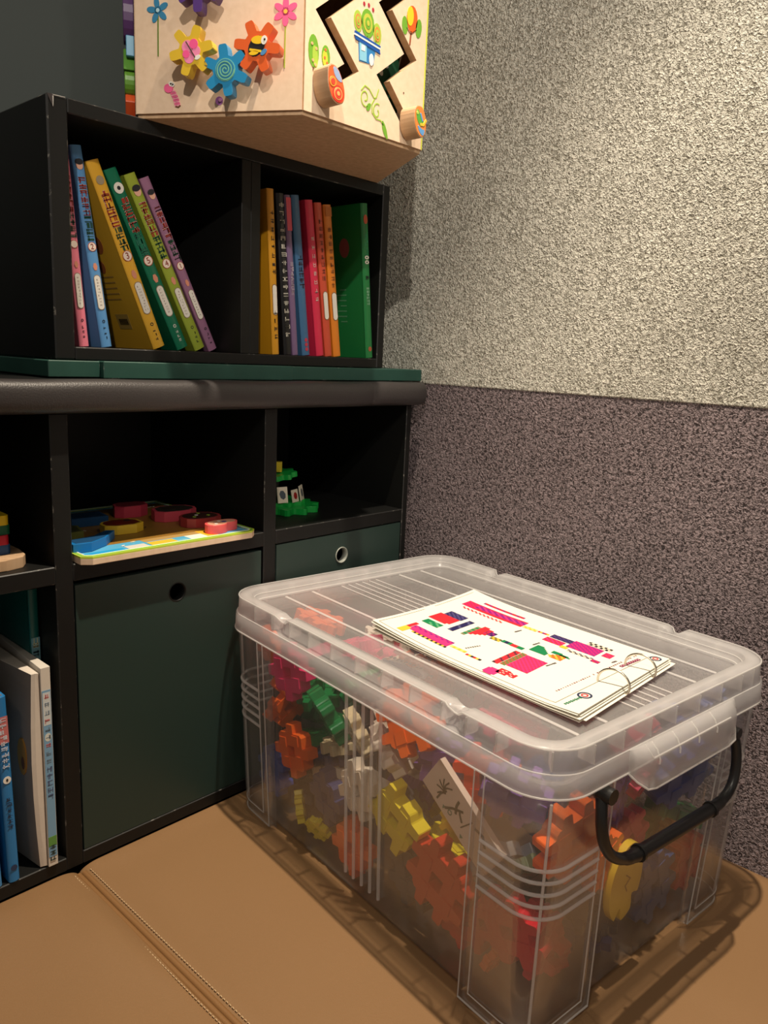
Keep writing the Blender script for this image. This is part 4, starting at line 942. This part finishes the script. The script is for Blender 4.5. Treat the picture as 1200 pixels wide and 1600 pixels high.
HEROES = [
    ('pink', 1, (-0.183, 0.1927, 0.2474), 'u', 10, 0, 8, 1.208, 'pink block at the top of the far end of the long box wall'),
    ('orange', 1, (-0.18, 0.2563, 0.2658), 'u', 20, 10, 0, 0.92, 'small orange block high in the far left corner of the clear box'),
    ('green', 0, (-0.1687, 0.1186, 0.2048), 'u', 20, 28, -18, 1.265, 'green block tilted face up, right of the pink one behind the long wall'),
    ('orange', 1, (-0.186, 0.1721, 0.1333), 'u', 12, 0, 4, 1.15, 'orange block with a dark square hole, below the pink one behind the long wall'),
    ('navy', 1, (-0.178, 0.0964, 0.0925), 'u', 5, 5, -5, 1.208, 'dark blue-grey block between the orange one and the upright wall ribs'),
    ('yellow', 0, (-0.1781, 0.169, 0.0397), 'u', 30, 10, -35, 0.713, 'small yellow block near the bottom at the far end of the long wall'),
    ('yellow', 0, (-0.183, 0.1157, 0.0336), 'u', 50, 20, 20, 0.575, 'smallest yellow block on the bottom beside the other small yellow one'),
    ('white', 1, (-0.182, 0.0235, 0.1407), 'u', 25, 0, 0, 1.15, 'white block standing behind the upright wall ribs at mid height'),
    ('white', 0, (-0.1655, -0.0147, 0.212), 'u', 15, 35, -50, 1.092, 'white block seen on edge, above the large yellow block'),
    ('cream', 0, (-0.148, 0.0763, 0.1887), 'u', 45, 20, -20, 1.035, 'cream block tucked behind the upright ribs near the green one'),
    ('orange', 1, (-0.184, 0.0298, 0.0544), 'u', 12, 0, 0, 1.15, 'orange block behind the foot of the upright wall ribs'),
    ('yellow', 2, (-0.186, -0.0573, 0.1426), 'u', -22, 4, 0, 1.288, 'large yellow block with a square hole in the middle of the long wall'),
    ('orange', 0, (-0.172, -0.0537, 0.2687), 'u', 35, -20, 10, 1.265, 'orange block under the lid rim above the white one'),
    ('violet', 0, (-0.138, -0.1025, 0.2178), 'u', 0, 0, 40, 1.265, 'purple block under the rim between the white block and the ivory slab'),
    ('violet', 0, (-0.116, -0.0613, 0.1819), 'u', 20, 20, 10, 1.15, 'dull purple block right of the large yellow block'),
    ('rust', 0, (-0.184, -0.1367, 0.1019), 'u', -15, 0, 0, 1.438, 'large rust red block low on the long wall, right of the large yellow one'),
    ('red', 0, (-0.16, -0.1589, 0.0556), 'u', 20, 0, 5, 1.15, 'red block under the large rust red one, low on the long wall'),
    ('slate', 0, (-0.16, -0.0666, 0.0604), 'u', 10, 0, 0, 1.322, 'dark grey block lying on the bottom below the large yellow one'),
    ('yellow', 0, (-0.16, -0.1353, 0.1646), 'u', 45, 0, 20, 0.69, 'small yellow block tucked under the ivory slab'),
    ('redorange', 0, (-0.156, -0.17, 0.2383), 'u', 5, -10, 35, 1.15, 'red-orange block between the ivory slab and the rim'),
    ('blue', 0, (-0.115, -0.1993, 0.2231), 'u', 15, 0, 10, 1.208, 'blue block behind the top end of the corner post'),
    ('violet', 0, (-0.176, -0.2281, 0.2565), 'u', -15, 10, 30, 1.092, 'purple block high behind the near corner post'),
    ('red', 0, (-0.1777, -0.2389, 0.1014), 'u', 15, 10, 10, 1.265, 'red block in the near corner, lowest of the three behind the stacked ribs'),
    ('red', 0, (-0.141, -0.2417, 0.0719), 'u', -10, -20, 10, 1.15, 'red block beside the upright bright edge of the near corner'),
    ('red', 0, (-0.104, -0.2341, 0.0524), 'u', 30, 10, -20, 1.035, 'red block on the bottom in the near corner'),
    ('orange', 0, (-0.1274, -0.268, 0.2066), 'v', 12, 5, -5, 1.38, 'large orange block in the near corner behind the stacked ribs'),
    ('olive', 0, (-0.0721, -0.19, 0.0828), 'v', 10, 0, 0, 1.208, 'olive grey block below the large orange one in the near corner'),
    ('orange', 0, (-0.1611, -0.206, 0.0331), 'v', 45, 20, 0, 0.575, 'small orange block on the bottom at the near corner'),
    ('crimson', 0, (0.0206, -0.262, 0.2246), 'v', 30, 20, 10, 0.805, 'crimson block high behind the short wall, left of the blue one'),
    ('violet', 0, (0.004, -0.238, 0.195), 'v', 40, 0, 20, 1.035, 'purple block behind the black handle end'),
    ('blue', 0, (0.1223, -0.255, 0.1959), 'v', 15, 15, -10, 1.495, 'large blue block high behind the short wall, under the grip tab'),
    ('slateblue', 0, (0.061, -0.262, 0.0636), 'v', 15, 0, 0, 1.38, 'slate blue block at the bottom of the short wall under the yellow disc'),
    ('crimson', 0, (0.0361, -0.237, 0.1248), 'v', 30, 0, 0, 1.15, 'crimson block behind the handle above the yellow disc'),
    ('rust', 0, (0.1553, -0.258, 0.0556), 'v', 20, 0, 0, 1.15, 'rust red block on the bottom at the right end of the short wall'),
    ('orange', 0, (0.1622, -0.238, 0.0579), 'v', -10, 0, 0, 0.862, 'orange block above the rust red one at the right end of the short wall'),
    ('gold', 0, (0.1765, -0.222, 0.0743), 'v', 30, 0, 0, 0.632, 'small golden yellow block by the right corner post of the short wall'),
    ('green', 0, (0.1537, -0.204, 0.0685), 'v', 30, 0, 0, 1.035, 'green block in the dim middle behind the black handle'),
    ('orange', 0, (-0.0943, 0.248, 0.29), 'z', 20, 12, 8, 1.15, 'orange block close under the lid at its far left corner'),
    ('pink', 0, (-0.1021, 0.1362, 0.29), 'z', 40, -15, 10, 0.977, 'pink block close under the lid beside the card stack corner'),
    ('white', 0, (-0.0358, 0.1628, 0.284), 'z', 10, 10, -10, 0.805, 'small white block under the lid near the far end of the cards'),
    ('crimson', 0, (-0.1105, -0.1636, 0.288), 'z', 15, 5, 10, 1.15, 'crimson block close under the lid, left of the bound end of the cards'),
    ('blue', 0, (-0.175, 0.244, 0.0637), 'u', 10, 0, 0, 1.092, 'blue block low in the far left corner of the clear box'),
]
FILL = [
    (-0.1032, -0.102, 0.0189, -0.0, -3.142, 0.371, 1.069, 'blue', 0, 'blue block in the pile, low along the long wall of the box'),
    (-0.0291, -0.2441, 0.053, -0.037, -0.381, 0.421, 0.93, 'slate', 0, 'dark grey block in the pile, low behind the short wall of the box'),
    (-0.033, -0.2387, 0.0323, -2.76, -0.011, -1.224, 1.023, 'navy', 0, 'dark blue block in the pile, low behind the short wall of the box'),
    (-0.1303, 0.2391, 0.0189, 0.0, -3.141, -1.227, 1.069, 'slate', 2, 'dark grey block in the pile, low along the long wall of the box'),
    (-0.081, 0.0092, 0.0483, 0.587, -0.906, 2.78, 1.116, 'yellow', 1, 'yellow block in the pile, low in the middle of the box'),
    (-0.0381, -0.1448, 0.0382, 0.001, 0.001, -0.344, 1.069, 'olive', 0, 'olive grey block in the pile, low in the middle of the box'),
    (-0.025, 0.0494, 0.0435, 2.427, -0.265, 0.112, 1.116, 'yellow', 0, 'yellow block in the pile, low in the middle of the box'),
    (-0.1133, 0.1604, 0.0309, 0.148, 0.341, 1.421, 1.023, 'slate', 0, 'dark grey block in the pile, low along the long wall of the box'),
    (0.1532, -0.2383, 0.1208, -0.319, 0.125, -1.199, 1.116, 'green', 0, 'green block in the pile, half way down behind the short wall of the box'),
    (-0.1175, 0.1614, 0.1085, -0.237, -0.094, -0.375, 1.069, 'navy', 1, 'dark blue block in the pile, half way down along the long wall of the box'),
    (-0.1293, -0.1101, 0.1085, -0.243, 2.95, 1.455, 1.116, 'yellow', 0, 'yellow block in the pile, half way down along the long wall of the box'),
    (-0.1127, 0.0754, 0.0932, 0.969, -0.227, 2.005, 1.116, 'white', 1, 'white block in the pile, low along the long wall of the box'),
    (-0.1199, 0.1618, 0.0881, 0.106, -2.908, 1.136, 1.023, 'white', 1, 'white block in the pile, low along the long wall of the box'),
    (-0.1164, 0.1462, 0.1329, 0.255, -0.004, -3.134, 1.023, 'cream', 0, 'cream block in the pile, half way down along the long wall of the box'),
    (-0.1425, -0.0399, 0.1261, 0.107, -2.249, -0.947, 0.93, 'slate', 0, 'dark grey block in the pile, half way down along the long wall of the box'),
    (-0.0777, 0.0383, 0.094, -0.917, -0.437, -1.605, 1.023, 'violet', 0, 'purple block in the pile, low in the middle of the box'),
    (-0.1408, -0.2236, 0.1435, 0.981, -2.824, -0.228, 0.93, 'olive', 0, 'olive grey block in the pile, half way down along the long wall of the box'),
    (-0.0609, -0.2684, 0.1512, -1.57, -0.466, -0.0, 1.023, 'orange', 0, 'orange block in the pile, half way down behind the short wall of the box'),
    (-0.0866, 0.2311, 0.131, -0.384, -2.663, 1.278, 1.116, 'green', 2, 'green block in the pile, half way down at the shelf end of the box'),
    (0.0177, -0.1162, 0.1172, 3.072, -0.051, 1.3, 1.069, 'slate', 0, 'dark grey block in the pile, half way down in the middle of the box'),
    (-0.1274, 0.2187, 0.1159, 2.932, 0.16, 0.541, 1.023, 'green', 2, 'green block in the pile, half way down along the long wall of the box'),
    (-0.0155, -0.1685, 0.1988, -0.788, 0.021, 2.554, 1.023, 'navy', 0, 'dark blue block in the pile, half way down behind the short wall of the box'),
    (0.0503, -0.1747, 0.1196, 0.486, 2.061, 0.134, 1.023, 'orange', 0, 'orange block in the pile, half way down behind the short wall of the box'),
    (-0.1511, -0.1986, 0.149, -0.805, -0.706, -0.99, 1.023, 'slate', 2, 'dark grey block in the pile, half way down along the long wall of the box'),
    (-0.0799, -0.2308, 0.1635, 0.239, -2.044, 1.092, 1.069, 'olive', 0, 'olive grey block in the pile, half way down behind the short wall of the box'),
    (0.0146, -0.2492, 0.269, 2.126, 0.356, 0.217, 1.116, 'crimson', 2, 'crimson block in the pile, high behind the short wall of the box'),
    (-0.1549, 0.2475, 0.1637, -1.58, 2.47, -0.009, 1.023, 'orange', 2, 'orange block in the pile, half way down along the long wall of the box'),
    (-0.0628, -0.1734, 0.1606, -2.913, 0.145, -0.195, 1.069, 'blue', 1, 'blue block in the pile, half way down behind the short wall of the box'),
    (0.1034, 0.227, 0.1982, 2.656, 0.032, 0.35, 0.93, 'blue', 1, 'blue block in the pile, half way down at the shelf end of the box'),
    (0.1072, 0.1379, 0.199, 0.897, 0.191, -1.928, 1.069, 'crimson', 2, 'crimson block in the pile, half way down at the shelf end of the box'),
    (0.0412, 0.206, 0.1934, 2.73, -0.802, 0.372, 1.116, 'slate', 0, 'dark grey block in the pile, half way down at the shelf end of the box'),
    (0.0111, 0.2158, 0.22, -0.472, 2.367, -0.806, 1.023, 'pink', 0, 'pink block in the pile, high at the shelf end of the box'),
    (-0.0498, 0.0948, 0.1364, -0.081, 0.077, -0.408, 0.93, 'violet', 1, 'purple block in the pile, half way down in the middle of the box'),
    (0.038, 0.0247, 0.184, -0.621, -0.658, 1.042, 1.023, 'crimson', 2, 'crimson block in the pile, half way down in the middle of the box'),
    (0.0389, -0.0621, 0.2578, 2.376, 0.47, 1.716, 1.069, 'pink', 0, 'pink block in the pile, high in the middle of the box'),
    (0.065, -0.1065, 0.1711, 0.951, -0.338, 2.163, 1.023, 'violet', 0, 'purple block in the pile, half way down in the middle of the box'),
    (0.0248, 0.2082, 0.2063, 0.411, 0.803, -2.771, 1.116, 'white', 0, 'white block in the pile, half way down at the shelf end of the box'),
    (-0.0271, 0.1448, 0.2134, 3.015, 0.184, 0.647, 1.116, 'orange', 0, 'orange block in the pile, half way down at the shelf end of the box'),
    (0.0958, 0.1471, 0.213, -0.685, -0.658, 0.721, 0.93, 'crimson', 0, 'crimson block in the pile, half way down at the shelf end of the box'),
    (0.0643, -0.0432, 0.2033, 2.867, 0.718, 0.828, 1.023, 'crimson', 1, 'crimson block in the pile, half way down in the middle of the box'),
    (-0.1273, 0.1965, 0.1946, 0.074, 0.182, -2.507, 1.023, 'green', 0, 'green block in the pile, half way down along the long wall of the box'),
    (-0.0411, 0.1672, 0.1885, 0.186, 3.018, -0.898, 1.069, 'slate', 0, 'dark grey block in the pile, half way down at the shelf end of the box'),
    (-0.0843, -0.0384, 0.2046, 2.173, 0.203, -2.047, 0.93, 'slate', 1, 'dark grey block in the pile, half way down in the middle of the box'),
    (0.0687, -0.1177, 0.2483, 0.717, -0.658, -0.47, 1.069, 'pink', 1, 'pink block in the pile, high in the middle of the box'),
    (0.0897, 0.0992, 0.2431, -2.482, 0.564, -0.098, 1.023, 'slate', 2, 'dark grey block in the pile, high in the middle of the box'),
    (0.0736, -0.1794, 0.2003, 1.174, -1.999, -0.877, 1.023, 'slate', 0, 'dark grey block in the pile, half way down behind the short wall of the box'),
    (-0.0463, -0.2227, 0.2288, 0.315, 2.471, 1.131, 1.023, 'navy', 0, 'dark blue block in the pile, high behind the short wall of the box'),
    (-0.1365, 0.2675, 0.2152, -1.571, 0.837, -0.0, 1.116, 'orange', 1, 'orange block in the pile, half way down along the long wall of the box'),
    (-0.114, 0.0461, 0.2052, -0.883, -2.719, 0.35, 1.023, 'white', 1, 'white block in the pile, half way down along the long wall of the box'),
    (-0.0612, -0.2251, 0.2439, -0.329, 0.665, -2.998, 1.116, 'navy', 0, 'dark blue block in the pile, high behind the short wall of the box'),
    (0.1844, -0.2024, 0.2058, -1.571, 0.383, 1.571, 1.023, 'blue', 1, 'blue block in the pile, half way down behind the short wall of the box'),
    (0.108, -0.1449, 0.2074, 1.5, -0.476, -0.671, 1.023, 'crimson', 2, 'crimson block in the pile, half way down on the wall side of the box'),
    (0.0706, 0.1536, 0.2414, 2.824, -1.119, -0.552, 1.023, 'slate', 0, 'dark grey block in the pile, high at the shelf end of the box'),
    (0.0417, 0.2573, 0.2164, 1.423, 2.263, -0.405, 1.023, 'pink', 0, 'pink block in the pile, half way down at the shelf end of the box'),
    (0.1642, -0.2045, 0.2193, 1.571, -0.562, 1.571, 1.116, 'blue', 0, 'blue block in the pile, high behind the short wall of the box'),
    (-0.054, 0.24, 0.2068, 2.626, 0.472, -0.38, 1.023, 'slate', 2, 'dark grey block in the pile, half way down at the shelf end of the box'),
    (0.1238, -0.195, 0.2302, 1.642, 0.785, -0.926, 1.023, 'slate', 1, 'dark grey block in the pile, high behind the short wall of the box'),
    (0.09, 0.2275, 0.2471, 0.576, -1.715, -0.521, 1.023, 'slate', 1, 'dark grey block in the pile, high at the shelf end of the box'),
    (-0.0653, 0.0805, 0.2457, 1.79, -1.883, -0.454, 1.023, 'orange', 0, 'orange block in the pile, high in the middle of the box'),
    (-0.1411, 0.2212, 0.2125, 3.081, -0.185, 0.635, 0.93, 'green', 1, 'green block in the pile, half way down along the long wall of the box'),
    (0.0686, 0.0456, 0.236, -0.761, 0.537, 0.471, 1.023, 'crimson', 2, 'crimson block in the pile, high in the middle of the box'),
    (-0.0734, -0.1493, 0.2372, -0.348, -0.414, 2.642, 1.116, 'pink', 0, 'pink block in the pile, high in the middle of the box'),
    (-0.0751, -0.032, 0.2329, -0.941, 0.337, -1.948, 1.069, 'slate', 2, 'dark grey block in the pile, high in the middle of the box'),
    (-0.1219, 0.221, 0.2535, 0.131, 0.534, 1.975, 1.023, 'pink', 0, 'pink block in the pile, high along the long wall of the box'),
    (0.1653, 0.2096, 0.2732, -1.268, 0.138, 2.032, 1.116, 'slate', 0, 'dark grey block in the pile, high at the shelf end of the box'),
    (-0.0422, 0.2439, 0.2207, 0.684, 0.012, 2.07, 0.93, 'pink', 2, 'pink block in the pile, high at the shelf end of the box'),
    (-0.0047, -0.0811, 0.202, -0.354, -0.165, -1.661, 1.023, 'violet', 1, 'purple block in the pile, half way down in the middle of the box'),
    (0.1844, 0.2408, 0.2434, 1.571, 0.335, -1.571, 1.023, 'slate', 2, 'dark grey block in the pile, high at the shelf end of the box'),
    (-0.102, 0.1243, 0.2303, 1.016, -0.665, -2.713, 1.069, 'green', 0, 'green block in the pile, high along the long wall of the box'),
    (-0.0309, 0.0924, 0.2416, -1.488, 2.829, -0.348, 1.023, 'orange', 1, 'orange block in the pile, high in the middle of the box'),
    (-0.0299, -0.0618, 0.2511, 0.808, -0.763, -1.318, 1.116, 'crimson', 1, 'crimson block in the pile, high in the middle of the box'),
    (0.1585, -0.2652, 0.2744, -1.76, -2.23, 0.151, 0.93, 'blue', 0, 'blue block in the pile, high behind the short wall of the box'),
    (-0.0064, 0.0593, 0.2374, 1.447, 1.285, 0.127, 0.93, 'orange', 0, 'orange block in the pile, high in the middle of the box'),
    (0.0734, -0.1938, 0.255, -2.844, -0.467, -0.413, 1.023, 'slate', 0, 'dark grey block in the pile, high behind the short wall of the box'),
    (0.1018, -0.0838, 0.2349, 0.226, -0.143, 1.343, 0.93, 'navy', 0, 'dark blue block in the pile, high on the wall side of the box'),
    (-0.0748, 0.0341, 0.2441, 0.261, -0.733, -2.422, 1.069, 'orange', 1, 'orange block in the pile, high in the middle of the box'),
    (-0.0068, 0.1392, 0.2373, 2.95, 0.198, 0.621, 1.116, 'white', 2, 'white block in the pile, high at the shelf end of the box'),
    (0.0091, -0.1454, 0.2444, 0.301, 0.107, 0.371, 1.069, 'slate', 1, 'dark grey block in the pile, high in the middle of the box'),
]

# ------------------------------------------------------------------ coloured blocks inside the box
BC = {'pink': srgb(235, 60, 120), 'orange': srgb(238, 105, 35), 'green': srgb(20, 125, 65), 'navy': srgb(58, 66, 110), 'yellow': srgb(225, 205, 45),
      'white': srgb(235, 222, 205), 'cream': srgb(225, 205, 165), 'violet': srgb(128, 92, 172), 'rust': srgb(190, 58, 38), 'red': srgb(200, 30, 45), 'slate': srgb(75, 78, 85),
      'redorange': srgb(225, 70, 40), 'blue': srgb(45, 80, 165), 'olive': srgb(80, 88, 62), 'crimson': srgb(205, 45, 85), 'gold': srgb(225, 175, 60), 'slateblue': srgb(50, 75, 120)}
WORD = {'navy': 'dark blue', 'violet': 'purple', 'rust': 'rust red', 'slate': 'dark grey', 'redorange': 'red-orange', 'olive': 'olive grey', 'gold': 'golden yellow', 'slateblue': 'slate blue'}
def bmat_(c):
    m_ = mat('block_' + c, BC[c], .28, .5)
    b = m_.node_tree.nodes['Principled BSDF']; b.inputs['Subsurface Weight'].default_value = 0
    return m_
def block_outline(kind):
    """eight stubby lugs round a square body; half-turn symmetric"""
    a, w1, w2, l, c = .0232, .0058, .0168, .0335, .0035
    side = [(-a+c, -a), (-w2, -a), (-w2+.0008, -l+.0015), (-w2+.002, -l), (-w1-.002, -l), (-w1-.0008, -l+.0015), (-w1, -a+.001), (w1, -a+.001), (w1+.0008, -l+.0015), (w1+.002, -l), (w2-.002, -l), (w2-.0008, -l+.0015), (w2, -a), (a-c, -a)]
    if kind == 1: side = [(-a+c, -a), (-.0065, -a), (-.0060, -l-.001), (.0060, -l-.001), (.0065, -a), (a-c, -a)]
    if kind == 2: side = [(-a+.007, -a-.003), (-.004, -a-.0045), (-.003, -a+.003), (.0075, -a+.003), (.0085, -l), (.0185, -l), (.0195, -a+.002)]
    pts = []
    for k in range(4):
        ca, sa = math.cos(R(90*k)), math.sin(R(90*k)); pts += [(x*ca-y*sa, x*sa+y*ca) for x, y in side]
    return pts
BLOCK_MESH = {}
def block_mesh(col_, kind):
    if (col_, kind) not in BLOCK_MESH:
        m = MB(); h = .0078; q = .0068
        m.plate(block_outline(kind), -h, h, 0, holes=[[(-q, -q), (q, -q), (q, q), (-q, q)]])
        for sgn in (-1, 1):     # raised pads round the hole, both faces
            for k in range(4):
                ca, sa = math.cos(R(90*k)), math.sin(R(90*k))
                pad = [(-.0165, -.0215), (-.0045, -.0215), (-.0045, -.0085), (-.0165, -.0085)]
                m.plate([(x*ca-y*sa, x*sa+y*ca) for x, y in pad], sgn*h if sgn > 0 else -h-.0012, h+.0012 if sgn > 0 else -h, 0)
        BLOCK_MESH[(col_, kind)] = m.mesh('toy_block', bmat_(col_))
    return BLOCK_MESH[(col_, kind)]
BXM = Matrix.Translation((BX, BY, .0015)) @ Matrix.Rotation(PHI, 4, 'Z')
def place_block(col_, kind, ML, sc, label, group):
    o = bpy.data.objects.new('toy_block', block_mesh(col_, kind)); COL.objects.link(o)
    o.matrix_world = BXM @ ML @ Matrix.Scale(sc, 4)
    b = o.modifiers.new('bevel', 'BEVEL'); b.width = .0009; b.segments = 1; b.limit_method = 'ANGLE'; b.angle_limit = R(40)
    return tag(o, label, 'toy block', group)
GRP = 'interlocking plastic blocks inside the storage box'
def hero_matrix(ax, P, rot, ta, tb):
    if ax == 'z': return Matrix.Translation(P) @ Euler((R(ta), R(tb), R(rot))).to_matrix().to_4x4()
    base = Matrix(((0, 0, -1), (-1, 0, 0), (0, 1, 0))).to_4x4() if ax == 'u' else Matrix(((1, 0, 0), (0, 0, -1), (0, 1, 0))).to_4x4()
    return Matrix.Translation(P) @ base @ Euler((R(ta), R(tb), 0)).to_matrix().to_4x4() @ Matrix.Rotation(R(rot), 4, 'Z')
for col_, kind, P, ax, rot, ta, tb, sc, lab in HEROES:
    place_block(col_, kind, hero_matrix(ax, P, rot, ta, tb), sc, lab, GRP)
for x, y, z, a, b, c, sc, col_, kind, lab in FILL:
    place_block(col_, kind, Matrix.Translation((x, y, z)) @ Euler((a, b, c)).to_matrix().to_4x4(), sc, lab, lab)

# printed slab pressed against the long wall
m = MB(); P_ = Prints([mat('ivory_slab', srgb(225, 205, 190), .4)]); A = [(-.0605, -.0235), (.0605, -.0235), (.0605, .0235), (-.0605, .0235)]
m.plate(A, -.0045, .0035, 0)
rg = random.Random(3)
INKG = srgb(40, 60, 50)
def leafy(x, y, L_, a, w_=.0016): m.plate(stroke([(x, y), (x+L_*.5*math.cos(a)-.002, y+L_*.5*math.sin(a)), (x+L_*math.cos(a), y+L_*math.sin(a))], w_), .0036, .0040, P_(INKG))
for k in range(6): leafy(-.034+.001*k, .000, .015, R(60+35*k), .0020)
leafy(-.034, -.018, .022, R(80), .0025); leafy(-.020, -.015, .030, R(50), .0030); leafy(-.012, .012, .018, R(-70), .0035); leafy(-.005, .005, .014, R(-40), .003)
m.plate(circ(-.012, -.012, .0035, n=12), .0036, .0040, P_(srgb(60, 120, 100)), holes=[circ(-.012, -.012, .0022, n=12)]); m.plate([(-.024, -.014), (-.019, -.014), (-.0215, -.019)], .0036, .0040, P_(srgb(60, 120, 100)))
m.plate(stroke([(.020, .010), (.032, .014), (.042, .006)], .0035), .0036, .0040, P_(INKG)); m.plate(stroke([(.008, -.010), (.014, .012)], .0016), .0036, .0040, P_(INKG)); m.plate([(.012, -.016), (.018, -.016), (.015, -.021)], .0036, .0040, P_(srgb(60, 120, 100)))
o = m.build('printed_slab', P_.mats, bevel=.0008, seg=1)
o.matrix_world = BXM @ hero_matrix('u', (-.1955, -.1725, .2080), -34, 0, 0)
tag(o, 'ivory slab with dark ink leaf drawing, pressed slanting against the long wall of the clear box', 'slab')
# yellow round piece behind the handle
m = MB(); pts = []
for k in range(64):
    a = 2*math.pi*k/64; r_ = .0315
    for a0, w_ in ((R(-35), .22), (R(-100), .20)):
        d = abs((a-a0+math.pi) % (2*math.pi)-math.pi)
        if d < w_: r_ -= .011*(1-(d/w_)**2)
    pts.append((r_*math.cos(a), r_*math.sin(a)*1.55))
m.plate(pts, -.005, .004, 0); m.plate(stroke([(-.004, .010), (.006, .004), (-.002, -.004), (.004, -.012)], .0018), .0041, .0046, 1)
o = m.build('round_piece', [mat('round_yellow', srgb(225, 190, 50), .35), mat('round_line', srgb(150, 115, 30), .5)], bevel=.0012)
o.matrix_world = BXM @ hero_matrix('v', (-.033, -.2815, .120), -8, 0, 0)
tag(o, 'yellow oval plastic disc with notches, behind the near wall of the box below the handle', 'disc')
# folded printed bag on top of the blocks
m = MB(); rows = []
for j in range(9): rows.append([(-.035+.070*i/12, -.022+.044*j/8, .003*math.sin(i*1.1+j*.6)+.0025*math.cos(j*1.3)) for i in range(13)])
m.grid(rows); 
P_ = Prints([mat('bag_plastic', srgb(200, 205, 215), .35), mat('bag_print', srgb(70, 100, 150), .4)])
for k in range(9): m.plate(q4(-.03+.006*k, .008, -.0265+.006*k, .015), .0045, .0050, P_(srgb(60, 65, 85)))
m.plate(smooth_poly([(-.03, -.004), (0, .003), (.03, -.004), (.03, -.018), (-.03, -.018)], 1), .0040, .0046, 1)
o = m.build('folded_bag', P_.mats, solid=.0006); o.matrix_world = BXM @ Matrix.Translation((-.105, .035, .288)) @ Euler((R(-4), R(6), R(-70))).to_matrix().to_4x4()
tag(o, 'folded printed plastic bag lying on the blocks under the lid', 'bag')
